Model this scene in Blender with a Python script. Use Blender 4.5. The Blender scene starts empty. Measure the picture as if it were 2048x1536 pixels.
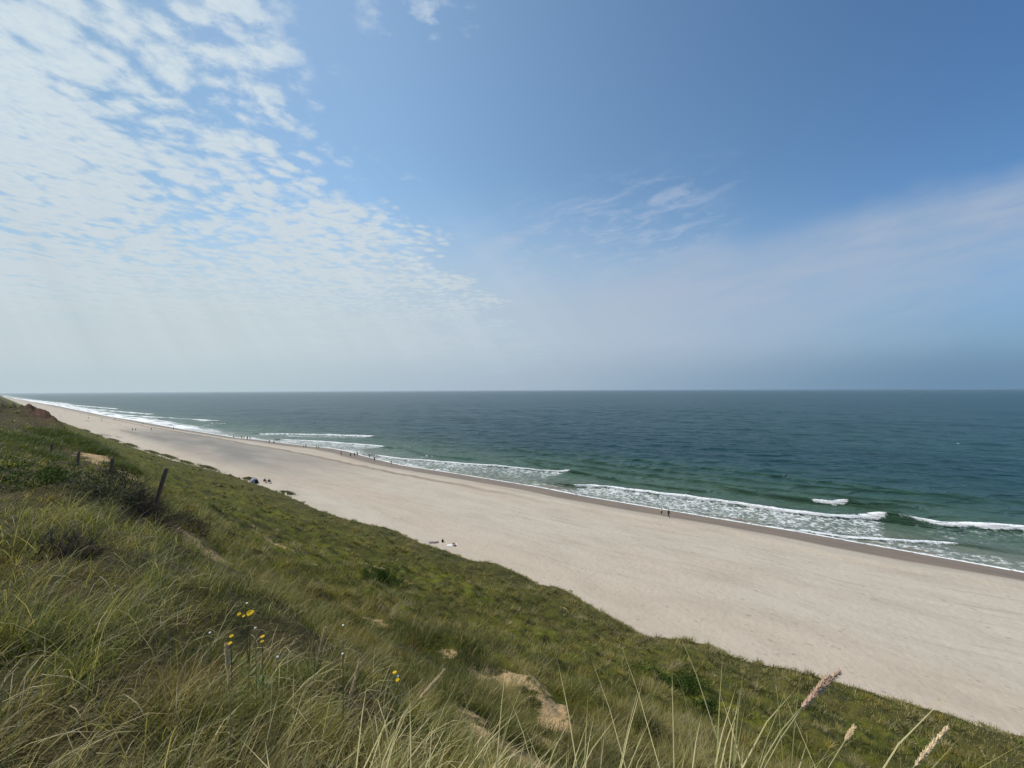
import bpy, math, random
import numpy as np
from mathutils import Vector, Matrix

# ------------------------------------------------------------------ camera, sky, sun, exposure
# World axes: +X points out to sea, +Y runs along the coast (away from the camera, to the left of the view), sea level z = 0
EYE = 28.0
VIEW_AZ = math.radians(53.5)            # clockwise from +Y
scene = bpy.context.scene
col = scene.collection
cam_d = bpy.data.cameras.new("camera")
cam_d.sensor_width = 36.0
cam_d.lens = 769.0 / 2048 * 36.0
cam_d.clip_start = 0.05
cam_d.clip_end = 200000
cam = bpy.data.objects.new("camera", cam_d)
col.objects.link(cam)
cam.location = (0, 0, EYE)
pitch = math.atan(13 / 769.0)
cam.matrix_world = (Matrix.Translation((0, 0, EYE)) @ Matrix.Rotation(-VIEW_AZ, 4, 'Z') @
                    Matrix.Rotation(math.pi / 2 + pitch, 4, 'X') @ Matrix.Rotation(math.radians(-0.22), 4, 'Z'))
scene.camera = cam
scene.view_settings.view_transform = 'Standard'
scene.view_settings.look = 'None'
scene.view_settings.exposure = 0.0
scene.view_settings.gamma = 1.0
scene.render.engine = 'CYCLES'
scene.cycles.use_denoising = True
scene.cycles.max_bounces = 6
scene.cycles.diffuse_bounces = 3
scene.cycles.glossy_bounces = 3
scene.cycles.transmission_bounces = 4
scene.cycles.volume_bounces = 1

SUN_EL = math.radians(52)
SUN_AZ = VIEW_AZ - math.radians(77)     # clockwise from +Y
sun_dir = Vector((math.sin(SUN_AZ) * math.cos(SUN_EL), math.cos(SUN_AZ) * math.cos(SUN_EL), math.sin(SUN_EL)))
sun_d = bpy.data.lights.new("sun", 'SUN')
sun_d.energy = 4.2
sun_d.angle = math.radians(0.5)
sun_d.color = (1.0, 0.955, 0.88)
sun = bpy.data.objects.new("sun", sun_d)
col.objects.link(sun)
sun.rotation_euler = (-sun_dir).to_track_quat('-Z', 'Y').to_euler()


class NT:
    """small helper for building node trees"""
    def __init__(self, tree):
        self.t = tree
    def new(self, typ, **kw):
        n = self.t.nodes.new(typ)
        for k, v in kw.items():
            setattr(n, k, v)
        return n
    def put(self, sock, v):
        if hasattr(v, 'is_output'):
            self.t.links.new(v, sock)
        elif v is not None:
            sock.default_value = v
    def m(self, op, a, b=None, c=None, clamp=False):
        n = self.new('ShaderNodeMath', operation=op, use_clamp=clamp)
        for i, v in enumerate((a, b, c)):
            if v is not None:
                self.put(n.inputs[i], v)
        return n.outputs[0]
    def add(self, a, b): return self.m('ADD', a, b)
    def sub(self, a, b): return self.m('SUBTRACT', a, b)
    def mul(self, a, b): return self.m('MULTIPLY', a, b)
    def div(self, a, b): return self.m('DIVIDE', a, b)
    def smooth(self, v, lo, hi, a=0.0, b=1.0):
        n = self.new('ShaderNodeMapRange', interpolation_type='SMOOTHSTEP')
        self.put(n.inputs[0], v); self.put(n.inputs[1], lo); self.put(n.inputs[2], hi)
        self.put(n.inputs[3], a); self.put(n.inputs[4], b)
        return n.outputs[0]
    def vec(self, x, y, z=0.0):
        n = self.new('ShaderNodeCombineXYZ')
        for i, v in enumerate((x, y, z)):
            self.put(n.inputs[i], v)
        return n.outputs[0]
    def dot(self, a, b):
        n = self.new('ShaderNodeVectorMath', operation='DOT_PRODUCT')
        self.put(n.inputs[0], a); self.put(n.inputs[1], b)
        return n.outputs['Value']
    def vmul(self, a, b):
        n = self.new('ShaderNodeVectorMath', operation='MULTIPLY')
        self.put(n.inputs[0], a); self.put(n.inputs[1], b)
        return n.outputs[0]
    def vadd(self, a, b):
        n = self.new('ShaderNodeVectorMath', operation='ADD')
        self.put(n.inputs[0], a); self.put(n.inputs[1], b)
        return n.outputs[0]
    def noise(self, v, scale, detail=4.0, rough=0.5, dist=0.0, col=False):
        n = self.new('ShaderNodeTexNoise')
        self.put(n.inputs['Vector'], v)
        n.inputs['Scale'].default_value = scale
        n.inputs['Detail'].default_value = detail
        n.inputs['Roughness'].default_value = rough
        n.inputs['Distortion'].default_value = dist
        return n.outputs['Color' if col else 'Fac']
    def voro(self, v, scale, feature='F1', rnd=1.0, smooth=0.5):
        n = self.new('ShaderNodeTexVoronoi', feature=feature)
        self.put(n.inputs['Vector'], v)
        n.inputs['Scale'].default_value = scale
        n.inputs['Randomness'].default_value = rnd
        if feature == 'SMOOTH_F1':
            n.inputs['Smoothness'].default_value = smooth
        return n.outputs['Distance']
    def mix(self, f, a, b, mode='MIX'):
        n = self.new('ShaderNodeMix', data_type='RGBA', blend_type=mode)
        self.put(n.inputs[0], f)
        self.put(n.inputs[6], a if hasattr(a, 'is_output') else (*a, 1.0))
        self.put(n.inputs[7], b if hasattr(b, 'is_output') else (*b, 1.0))
        return n.outputs[2]
    def attr(self, name, out='Fac'):
        return self.new('ShaderNodeAttribute', attribute_name=name).outputs[out]


world = bpy.data.worlds.new("World")
scene.world = world
world.use_nodes = True
W = NT(world.node_tree)
world.node_tree.nodes.clear()
sky = W.new('ShaderNodeTexSky', sky_type='NISHITA', sun_disc=False)
sky.sun_elevation = SUN_EL
sky.sun_rotation = SUN_AZ
sky.air_density = 1.0
sky.dust_density = 0.7
sky.ozone_density = 1.6
SKY_STRENGTH = 0.1
D = W.new('ShaderNodeTexCoord').outputs['Generated']
VD = (math.sin(VIEW_AZ), math.cos(VIEW_AZ), 0)      # a fixed heading over the sea, and the heading to its right
VR = (math.cos(VIEW_AZ), -math.sin(VIEW_AZ), 0)
dz = W.m('MAXIMUM', W.dot(D, (0, 0, 1)), 0.012)
fw, rt = W.dot(D, VD), W.dot(D, VR)
u, v = W.div(rt, dz), W.div(fw, dz)                 # where the ray meets a flat cloud layer one unit up
P = W.vec(u, v)
fwc = W.m('MAXIMUM', fw, 0.05)
a = W.div(rt, fwc)                                   # heading, as a tangent
e = W.div(dz, fwc)                                   # height, as a tangent
wob = W.noise(P, 1.3, 3.0)
# altocumulus field
edge = W.sub(W.sub(u, W.add(W.mul(v, 0.195), -0.95)), W.mul(W.smooth(v, 1.25, 0.85), 0.28))
edge = W.add(edge, W.mul(W.sub(wob, 0.5), 1.3))
mask = W.smooth(edge, 0.22, -0.30)
top = W.smooth(W.add(W.m('POWER', W.add(u, 0.24), 2.0), W.m('POWER', W.mul(W.sub(v, 1.02), 1.6), 2.0)), 0.05, 0.0)
mask = W.m('MAXIMUM', mask, W.mul(top, 0.85))
warp = W.vadd(P, W.vmul(W.noise(P, 2.5, 3.0, col=True), (0.13, 0.13, 0)))
big = W.noise(P, 1.1, 2.0, 0.5)
cells = W.noise(W.vmul(warp, (1.0, 1.1, 1)), 11.0, 7.0, 0.62)
puff = W.sub(1.0, W.voro(warp, 12.0, 'SMOOTH_F1', 1.0, 0.25))
dens = W.add(W.add(W.mul(cells, 0.85), W.mul(puff, 0.32)), W.mul(big, 0.62))
clot = W.noise(W.vmul(warp, (1.0, 1.25, 1)), 4.2, 3.0, 0.55)
dens = W.add(W.add(dens, W.mul(W.sub(clot, 0.5), 0.55)), W.mul(W.sub(mask, 1.0), 0.30))
leftness = W.smooth(a, -0.2, -1.3)
alto = W.mul(W.smooth(W.add(dens, W.mul(leftness, 0.10)), 0.74, 1.04), mask)
alto = W.mul(alto, W.smooth(v, 6.5, 2.8, 0.25, 1.0))
# low veil on the sun's side, thinning out to the right
veil = W.mul(W.smooth(e, 0.58, 0.12), W.smooth(a, 1.25, -0.55))
veil = W.mul(veil, W.add(0.72, W.mul(W.noise(W.vmul(P, (0.6, 0.35, 1)), 1.0, 4.0), 0.5)))
lveil = W.mul(W.smooth(a, -0.30, -1.25), W.smooth(e, 0.9, 0.25, 0.12, 0.50))
veil = W.m('MAXIMUM', veil, lveil)
mottle = W.noise(W.vmul(warp, (1.0, 1.1, 1)), 26.0, 5.0, 0.6)
# shafts of light fanning out from the sun, faint
sd = tuple(sun_dir)
sx = Vector((0, 0, 1)).cross(sun_dir).normalized(); sy = sun_dir.cross(sx)
ang = W.m('ARCTAN2', W.dot(D, tuple(sx)), W.dot(D, tuple(sy)))
shaft = W.noise(W.vec(W.mul(ang, 11.0), 0.3), 1.6, 2.0, 0.55)
veil = W.mul(veil, W.add(0.72, W.mul(shaft, 0.56)))
# long thin bank to the right
bc = W.add(W.add(0.165, W.mul(a, 0.255)), W.mul(W.sub(W.noise(W.vec(a, e), 2.2, 4.0, 0.55), 0.5), 0.16))
bd = W.sub(e, bc)
band = W.mul(W.smooth(bd, 0.12, -0.01), W.smooth(bd, -0.42, -0.02))
str1 = W.noise(W.vmul(W.vec(W.add(W.mul(a, 0.97), W.mul(e, 0.26)), W.sub(e, W.mul(a, 0.26))), (1.6, 10, 1)), 2.2, 6.0, 0.6, 0.4)
band = W.mul(W.mul(band, W.smooth(a, -0.15, 0.3)), W.smooth(str1, 0.15, 0.75, 0.50, 1.0))
# wisps above it
wm = W.mul(W.smooth(W.m('ABSOLUTE', W.sub(W.sub(e, 0.36), W.mul(a, 0.22))), 0.20, 0.02), W.mul(W.smooth(a, -0.22, 0.05), W.smooth(a, 0.68, 0.40)))
str2 = W.noise(W.vmul(W.vec(W.add(W.mul(a, 0.95), W.mul(e, 0.3)), W.sub(e, W.mul(a, 0.3))), (2.2, 8, 1)), 2.6, 7.0, 0.62, 0.6)
wisp = W.mul(wm, W.m('MAXIMUM', W.smooth(str2, 0.46, 0.70), W.mul(W.smooth(W.noise(P, 5.0, 6.0, 0.65, 0.5), 0.50, 0.72), 0.8)))
base = sky.outputs[0]
base = W.mix(1.0, base, W.mix(W.smooth(a, -0.35, 1.5), W.mix(W.smooth(a, -1.3, -0.25), (0.78, 1.04, 1.06), (1.50, 1.68, 1.58)), (0.76, 1.09, 1.32)), 'MULTIPLY')
# thin haze along the sea horizon
hz = W.smooth(e, 0.46, 0.0)
hcol = W.mix(W.smooth(a, -0.9, 1.25), (4.6, 5.5, 6.0), (1.65, 2.75, 4.4))
base = W.mix(W.mul(hz, 0.92), base, hcol)
vcol = W.mix(W.smooth(a, -1.0, 0.9), W.mix(W.smooth(e, 0.2, 0.7), (5.5, 6.4, 6.8), (4.2, 5.9, 7.4)), (4.3, 5.1, 6.4))
ccol = W.mix(W.smooth(e, 0.9, 0.3), (6.6, 7.5, 8.0), (6.1, 6.8, 7.2))
base = W.mix(W.mul(band, 0.85), base, (3.9, 4.75, 6.0))
base = W.mix(W.mul(wisp, 0.6), base, (4.6, 5.4, 6.9))
base = W.mix(W.m('MINIMUM', veil, 0.93), base, vcol)
base = W.mix(W.mul(alto, W.smooth(mottle, 0.25, 0.65, 0.72, 0.95)), base, ccol)
base = W.mix(W.mul(W.smooth(e, 0.14, 0.0), W.smooth(a, -0.1, 0.6, 0.5, 0.85)), base, W.mix(W.smooth(a, -1.0, 0.1), (4.1, 5.35, 6.0), W.mix(W.smooth(a, 0.0, 1.25), (2.9, 4.05, 5.2), (1.45, 2.62, 3.95))))
rays = W.mul(W.mul(W.sub(shaft, 0.5), 0.16), W.mul(W.smooth(a, 0.35, -0.35), W.mul(W.smooth(e, 0.75, 0.25), W.smooth(e, 0.0, 0.15))))
raised = W.add(1.0, rays)
base = W.mix(1.0, base, W.vec(raised, raised, raised), 'MULTIPLY')
bg = W.new('ShaderNodeBackground')
W.put(bg.inputs[0], base)
bg.inputs[1].default_value = SKY_STRENGTH
W.put(W.new('ShaderNodeOutputWorld').inputs[0], bg.outputs[0])

# ------------------------------------------------------------------ numpy: noise, shape of the land, the shore line
rng = np.random.default_rng(11)
# --- LAND BEGIN
_perm = np.random.default_rng(5).permutation(4096)
_g = np.random.default_rng(6).uniform(-1, 1, (4096, 2))
_g /= np.linalg.norm(_g, axis=1)[:, None]


def gnoise(x, y):
    x = np.asarray(x, float); y = np.asarray(y, float)
    xi = np.floor(x).astype(np.int64); yi = np.floor(y).astype(np.int64)
    xf = x - xi; yf = y - yi
    def g(ix, iy):
        k = _perm[(_perm[ix & 4095] + iy) & 4095]
        gr = _g[k]
        return gr[..., 0] * (x - ix) + gr[..., 1] * (y - iy)
    fu = xf * xf * xf * (xf * (xf * 6 - 15) + 10); fv = yf * yf * yf * (yf * (yf * 6 - 15) + 10)
    n00, n10 = g(xi, yi), g(xi + 1, yi)
    n01, n11 = g(xi, yi + 1), g(xi + 1, yi + 1)
    return ((n00 * (1 - fu) + n10 * fu) * (1 - fv) + (n01 * (1 - fu) + n11 * fu) * fv) * 1.4


def fbm(x, y, octs=4, gain=0.5):
    s = 0; a_ = 1.0; t_ = 0
    for i in range(octs):
        s = s + a_ * gnoise(x * 2 ** i + 17.3 * i, y * 2 ** i - 9.1 * i); t_ += a_; a_ *= gain
    return s / t_


def sstep(x, a_, b_):
    q = np.clip((x - a_) / (b_ - a_), 0, 1)
    return q * q * (3 - 2 * q)


TK = np.array([-400, -40, -10, -2, 0, 1, 2.3, 3.5, 6, 9, 14, 20, 27, 33, 38, 41, 43.2, 46.0])
DROP = {   # metres below the eye, for each y station
    -60: [2.0, 1.6, 1.5, 1.7, 1.9, 2.2, 2.9, 4.0, 6.2, 8.6, 12.0, 15.6, 19.0, 21.6, 23.2, 24.4, 25.9, 27.5],
    -10: [1.6, 1.3, 1.3, 1.55, 1.7, 2.0, 3.2, 4.6, 6.7, 8.4, 11.7, 15.3, 18.7, 21.4, 23.0, 24.2, 25.9, 27.5],
    0: [1.6, 1.2, 1.25, 1.5, 1.65, 1.98, 3.1, 4.6, 6.7, 8.3, 11.6, 15.2, 18.6, 21.4, 23.0, 24.2, 25.9, 27.5],
    6: [1.6, 1.3, 1.3, 1.5, 1.75, 2.05, 2.95, 4.3, 6.5, 8.4, 11.7, 15.3, 18.7, 21.4, 23.0, 24.2, 25.9, 27.5],
    14: [1.8, 1.4, 1.4, 1.7, 2.2, 2.5, 3.05, 4.2, 6.8, 8.9, 12.1, 15.6, 18.9, 21.5, 23.0, 24.2, 25.9, 27.5],
    27: [1.9, 1.5, 1.7, 2.0, 2.6, 3.1, 3.75, 4.15, 6.0, 9.1, 12.5, 15.9, 19.1, 21.6, 23.1, 24.2, 25.9, 27.5],
    40: [2.1, 1.8, 2.0, 2.5, 3.1, 3.6, 4.2, 4.6, 5.5, 9.0, 12.7, 16.0, 19.2, 21.7, 23.2, 24.2, 25.9, 27.5],
    62: [2.5, 2.4, 2.8, 3.2, 3.6, 4.0, 4.4, 4.7, 5.4, 9.0, 12.9, 16.2, 19.3, 21.7, 23.2, 24.2, 25.9, 27.5],
    85: [2.8, 2.8, 3.0, 3.1, 3.3, 3.5, 3.7, 4.0, 5.0, 9.2, 12.9, 16.2, 19.3, 21.7, 23.2, 24.2, 25.9, 27.5],
    110: [2.9, 2.9, 2.9, 2.9, 2.9, 3.0, 3.0, 3.1, 4.8, 9.4, 12.9, 16.2, 19.3, 21.7, 23.2, 24.2, 25.9, 27.5],
    140: [3.2, 3.2, 3.3, 3.4, 3.5, 3.6, 3.8, 4.2, 6.6, 9.8, 13.2, 16.4, 19.4, 21.7, 23.2, 24.2, 25.9, 27.5],
    260: [3.2, 3.2, 3.2, 3.3, 3.4, 3.6, 3.9, 4.4, 7.0, 10, 13.5, 16.5, 19.4, 21.7, 23.2, 24.2, 25.9, 27.5],
    600: [3.4, 3.4, 3.4, 3.5, 3.7, 4.0, 4.4, 5.0, 8.0, 11, 14, 17, 20, 22, 23.5, 24.2, 25.9, 27.5],
    6000: [3.4, 3.4, 3.4, 3.5, 3.7, 4.0, 4.4, 5.0, 8.0, 11, 14, 17, 20, 22, 23.5, 24.2, 25.9, 27.5],
}
_YK = np.array(sorted(DROP))
_DT = np.array([DROP[k] for k in _YK])
FOOT = np.array([(-60, 45.6), (-25, 45.4), (-13, 45.1), (-10.5, 44.4), (-8.2, 44.6), (-4, 43.9), (-2, 43.5), (1.2, 43), (4.2, 42), (6.8, 42.9), (9.4, 42.1),
                 (12.4, 40.4), (16, 41.5), (19.3, 42.2), (23.3, 43.7), (26.7, 42.5), (28.5, 43.5), (32.1, 43.9), (34.3, 44.4), (37.6, 42.8),
                 (43, 43.1), (47.5, 43), (52, 42.8), (57.7, 44), (62, 42.7), (70.6, 41.9), (81.6, 41.6), (90.6, 42.8), (104.7, 43.3), (123, 43.1),
                 (131, 43.5), (144, 42.5), (176, 40), (204, 38.9), (243, 37.7), (261, 36.7), (291, 35.7), (355, 35.5), (480, 33), (900, 33), (2000, 34), (6000, 20)])
WATER = np.array([(-4000, 140), (-60, 93.2), (-27, 93.4), (0, 94.2), (12, 93.8), (45, 93), (60, 94), (95, 93), (120, 91.6), (150, 95.2), (166, 98), (181, 98.8), (205, 95.5),
                  (224, 93.8), (247, 92), (269, 88.5), (332, 86), (400, 84), (520, 83), (650, 78), (1300, 78), (2200, 64), (3500, 50), (6000, 10), (60000, -3000)])
BERM = np.array([(-60, 79.5), (-24, 80.6), (-12, 78.3), (-5, 78), (4, 79.6), (12, 80.6), (24, 78.2), (54, 78), (75, 78), (92, 77.2), (118, 77), (153, 78), (191, 78), (218, 76), (261, 76), (400, 70), (900, 66), (6000, 30)])


def curve(K, y):
    return np.interp(y, K[:, 0], K[:, 1])


def dune_drop_smooth(x, y):
    yy = np.asarray(y, float)
    x = np.asarray(x, float) - (curve(FOOT, yy) - 43.2) * sstep(x, 22, 40)
    i = np.clip(np.searchsorted(_YK, yy) - 1, 0, len(_YK) - 2)
    f = np.clip((yy - _YK[i]) / (_YK[i + 1] - _YK[i]), 0, 1)
    f = f * f * (3 - 2 * f)
    j = np.clip(np.searchsorted(TK, x) - 1, 0, len(TK) - 2)
    g = np.clip((x - TK[j]) / (TK[j + 1] - TK[j]), 0, 1)
    # monotone cubic in x
    def prof(ii):
        d0, d1 = _DT[ii, j], _DT[ii, j + 1]
        jm, jp = np.maximum(j - 1, 0), np.minimum(j + 2, len(TK) - 1)
        h = TK[j + 1] - TK[j]
        m0 = (d1 - _DT[ii, jm]) / (TK[j + 1] - TK[jm] + 1e-9) * h
        m1 = (_DT[ii, jp] - d0) / (TK[jp] - TK[j] + 1e-9) * h
        sl = np.abs(d1 - d0) * 2.5
        m0 = np.clip(m0, -sl, sl); m1 = np.clip(m1, -sl, sl)
        g2, g3 = g * g, g * g * g
        return (2 * g3 - 3 * g2 + 1) * d0 + (g3 - 2 * g2 + g) * m0 + (-2 * g3 + 3 * g2) * d1 + (g3 - g2) * m1
    return prof(i) * (1 - f) + prof(i + 1) * f


def dune_z(x, y):
    x = np.asarray(x, float); y = np.asarray(y, float)
    z = EYE - dune_drop_smooth(x, y)
    r = np.hypot(x, y)
    body = sstep(x, 4.5, 10) * (1 - sstep(x, 40.5, 44))
    z = z + body * (1 - .6 * sstep(x, 32, 40)) * (0.75 * fbm(x / 7.5, y / 9.0, 3) + 0.95 * np.abs(fbm(x / 2.3 + 40, y / 2.6, 3)) + .25 * fbm(x / 1.1, y / 1.2, 2))
    crest = 1 - sstep(x, 3, 7)
    z = z + crest * sstep(r, 3.5, 10) * (0.50 * fbm(x / 4.2 + 9, y / 5.0, 3) + .30 * np.abs(fbm(x / 1.6, y / 1.9, 2))) + crest * 0.07 * fbm(x / 0.8, y / 0.8, 3)
    foot = sstep(x, 36, 40) * (1 - sstep(x, 45, 48))
    z = z + foot * 0.22 * fbm(x / 2.0 + 80, y / 2.5, 3)
    # broken bluff of brown till, about a hundred metres down the coast
    bl = np.exp(-((y - 97) / 11.0) ** 2) * sstep(x, -8, 2) * (1 - sstep(x, 5.2 + 0.8 * fbm(y / 3.0, 3 + y * 0, 3), 8.8))
    z = z + bl * (0.75 + 1.5 * fbm(x / 2.4, y / 2.2, 4) + 1.3 * np.abs(fbm(x / 1.3 + 4, y / 1.4, 3)))
    z = z - 0.28 * np.exp(-(((x - 1.5) / .40) ** 2 + ((y - 4.35) / .55) ** 2)) - 0.15 * np.exp(-(((x - 1.62) / .2) ** 2 + ((y - 2.62) / .28) ** 2))
    z = z + 0.48 * np.exp(-((x - 1.32) / .42) ** 2 - ((y - .02) / .55) ** 2)
    # scoured hollow and bank below the leaning post
    z = z - 0.55 * np.exp(-(((x - 2.9) / 0.8) ** 2 + ((y - 12.6) / 1.4) ** 2))
    z = z + 0.35 * np.exp(-(((x - 1.7) / 0.7) ** 2 + ((y - 13.6) / 1.5) ** 2))
    return z


MOUNDS = [(38.2, 292, 1.3, 11, .8), (39.3, 257, 1.3, 11, 1.0), (40.2, 219, 1.1, 9, .8), (41.2, 199, 1.3, 9, .9), (41.9, 178, .9, 6, .5), (42.9, 159, 1.2, 8.5, .9),
          (44.6, 129.2, 1.0, 2.4, .75), (44.0, 103.1, 1.1, 2.8, .7), (36.5, 380, 1.5, 12, 1), (36.4, 330, 1.6, 10, 1.0)]


def beach_z(x, y):
    x = np.asarray(x, float); y = np.asarray(y, float)
    wl = curve(WATER, y); bm = curve(BERM, y)
    z0 = 2.25 - 0.55 * sstep(x, 44, bm)
    z0 = z0 + 0.22 * np.exp(-((x - bm - 2.2) / 1.8) ** 2) - 0.10 * np.exp(-((x - bm + 0.3) / 0.8) ** 2)
    k = (x - bm - 2) / np.maximum(wl - bm - 2, 5)
    z = np.where(k > 0, z0 * (1 - np.clip(k, 0, 1)) + 0.05 * np.clip(k, 0, 1), z0)
    z = np.where(x > wl, 0.05 - 0.04 * (x - wl), z)
    dry = 1 - sstep(x, bm + 1, wl - 4)
    z = z + dry * (0.10 * fbm(x / 6.0, y / 9.0, 4) + 0.035 * fbm(x / 1.1, y / 1.1, 3))
    for mx, my, rx, ry, h in MOUNDS:
        q = ((x - mx) / rx) ** 2 + ((y - my) / ry) ** 2
        z = z + 0.62 * h * np.exp(-q) * (1 + .8 * fbm(x / 1.3 + mx, y / 2.2, 2))
    return np.maximum(z, -3.0)


# bare sand on the slope: x, y, radius x, radius y, strength
SANDY = [(8.2, 7.0, .55, .55, .9), (8.6, 6.5, .6, .6, .95), (8.8, 5.9, .6, .6, .95), (8.5, 5.1, .7, .5, .95), (7.7, 4.5, .8, .5, .9), (6.5, 4.0, .8, .45, .9), (5.2, 3.5, .7, .5, .85), (4.9, 4.1, .45, .7, .85), (5.2, 4.8, .5, .6, .75),
         (8.1, 8.2, .4, .45, .7), (20.8, 30.6, 1.0, 1.5, .8), (7.8, 11.8, .5, .8, .62), (12.7, 30.6, .9, 2.2, .85), (13.6, 27.3, .7, 1.8, .62), (21.6, 27.2, .8, .9, .6),
         (3.35, 14.2, .55, .9, .9), (3.8, 13.4, .5, .7, .85), (4.3, 12.6, .45, .6, .7), (4.6, 41.5, 1.1, 5.5, .85), (4.6, 33, .9, 3, .6), (4.9, 30.6, .6, 1.2, .8), (0.9, 28.8, .8, 1.2, .8), (34.6, 19.2, .6, .7, .7), (12.6, 35.9, .5, 1.5, .5),
         (7.9, 13.2, .4, .7, .6), (16, 46, .8, 2.5, .6), (14, 52, .8, 3, .6), (24, 33, .7, 1.2, .5), (4.0, 3.9, .35, .4, .5)]
# --- LAND END


def make_mesh(name, verts, faces_list, mat, attrs=None, smooth=True):
    """verts (N,3); faces_list: list of int arrays (M,k)"""
    me = bpy.data.meshes.new(name)
    me.vertices.add(len(verts))
    me.vertices.foreach_set('co', np.asarray(verts, np.float32).ravel())
    loops = np.concatenate([f.ravel() for f in faces_list]).astype(np.int32)
    tot = np.concatenate([np.full(len(f), f.shape[1], np.int32) for f in faces_list])
    start = np.concatenate([[0], np.cumsum(tot)[:-1]]).astype(np.int32)
    me.loops.add(len(loops)); me.loops.foreach_set('vertex_index', loops)
    me.polygons.add(len(tot)); me.polygons.foreach_set('loop_start', start)
    me.polygons.foreach_set('loop_total', tot)
    if smooth:
        me.polygons.foreach_set('use_smooth', np.ones(len(tot), bool))
    for k, a_ in (attrs or {}).items():
        if a_.ndim == 1:
            at = me.attributes.new(k, 'FLOAT', 'POINT'); at.data.foreach_set('value', a_.astype(np.float32))
        else:
            at = me.attributes.new(k, 'FLOAT_COLOR', 'POINT')
            c4 = np.ones((len(a_), 4), np.float32); c4[:, :3] = a_
            at.data.foreach_set('color', c4.ravel())
    me.update(calc_edges=True)
    if mat:
        me.materials.append(mat)
    o = bpy.data.objects.new(name, me)
    col.objects.link(o)
    return o


def grid_faces(nx, ny):
    i = np.arange(nx * ny).reshape(nx, ny)
    return np.stack([i[:-1, :-1], i[1:, :-1], i[1:, 1:], i[:-1, 1:]], -1).reshape(-1, 4)


def knots(lo, hi, step, k, c=0.0, lim=1e9):
    """spacing step near c, growing as k*|distance|"""
    out = [c]; p = c
    while p < hi:
        p += min(lim, max(step, k * abs(p - c))); out.append(p)
    p = c
    while p > lo:
        p -= min(lim, max(step, k * abs(p - c))); out.insert(0, p)
    return np.array(out)


def new_mat(name):
    m = bpy.data.materials.new(name); m.use_nodes = True
    n = NT(m.node_tree); m.node_tree.nodes.clear()
    out = n.new('ShaderNodeOutputMaterial')
    return m, n, out


def principled(n, out, color, rough=0.8, spec=0.3, normal=None):
    b = n.new('ShaderNodeBsdfPrincipled')
    n.put(b.inputs['Base Color'], color if hasattr(color, 'is_output') else (*color, 1))
    n.put(b.inputs['Roughness'], rough)
    n.put(b.inputs['Specular IOR Level'], spec)
    if normal is not None:
        n.put(b.inputs['Normal'], normal)
    n.put(out.inputs[0], b.outputs[0])
    return b


def bump(n, h, strength, dist):
    b = n.new('ShaderNodeBump')
    b.inputs['Strength'].default_value = strength
    n.put(b.inputs['Distance'], dist)
    n.put(b.inputs['Height'], h)
    return b.outputs[0]


def simple_mat(name, color, rough=0.8, spec=0.3, var=0.25, scale=12.0):
    m, n, out = new_mat(name)
    g = n.new('ShaderNodeTexCoord').outputs['Object']
    f = n.noise(g, scale, 4)
    lo = tuple(c * (1 - var) for c in color); hi = tuple(min(1, c * (1 + var)) for c in color)
    principled(n, out, n.mix(f, lo, hi), rough, spec)
    return m


def kind(o, k):
    o['kind'] = k
    return o


# ------------------------------------------------------------------ beach
def sand_material():
    m, n, out = new_mat("beach_sand")
    g = n.new('ShaderNodeNewGeometry').outputs['Position']
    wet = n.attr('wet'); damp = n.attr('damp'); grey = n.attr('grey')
    big = n.noise(n.vmul(g, (0.05, 0.018, 0.05)), 1.0, 4)
    mid = n.noise(n.vmul(g, (0.35, 0.10, 0.3)), 1.0, 5, 0.6)
    fine = n.noise(g, 3.0, 5, 0.65)
    c = n.mix(n.smooth(big, 0.35, 0.65), (0.450, 0.376, 0.295), (0.455, 0.402, 0.328))
    c = n.mix(n.mul(n.smooth(mid, 0.38, 0.72), 0.48), c, (0.345, 0.290, 0.225))
    c = n.mix(n.mul(n.smooth(fine, 0.48, 0.78), 0.32), c, (0.275, 0.24, 0.20))
    c = n.mix(n.mul(grey, 0.95), c, (0.20, 0.19, 0.17))  # cloud shade on the left beach, painted into the sand colour
    c = n.mix(damp, c, (0.20, 0.162, 0.125))
    c = n.mix(n.mul(n.smooth(n.noise(n.vmul(g, (1.2, 0.5, 1)), 2.0, 2, 0.5), 0.66, 0.74), 0.5), c, (0.17, 0.145, 0.115))
    c = n.mix(wet, c, n.mix(n.smooth(mid, 0.3, 0.7), (0.215, 0.155, 0.104), (0.165, 0.122, 0.086)))
    foot = n.voro(n.vadd(g, n.vmul(n.noise(g, 0.8, 2, col=True), (1, 1, 0))), 1.5, 'SMOOTH_F1')
    h = n.add(n.mul(foot, 0.6), n.add(n.mul(fine, 0.5), n.mul(n.noise(n.vmul(g, (1.0, 0.3, 1)), 1.1, 4), 1.2)))
    h = n.mul(h, n.sub(1.0, wet))
    nb = bump(n, h, 0.65, 0.11)
    principled(n, out, c, n.smooth(wet, 0.3, 1.0, 0.9, 0.45), n.smooth(wet, 0.0, 1.0, 0.12, 0.18), nb)
    return m


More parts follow.
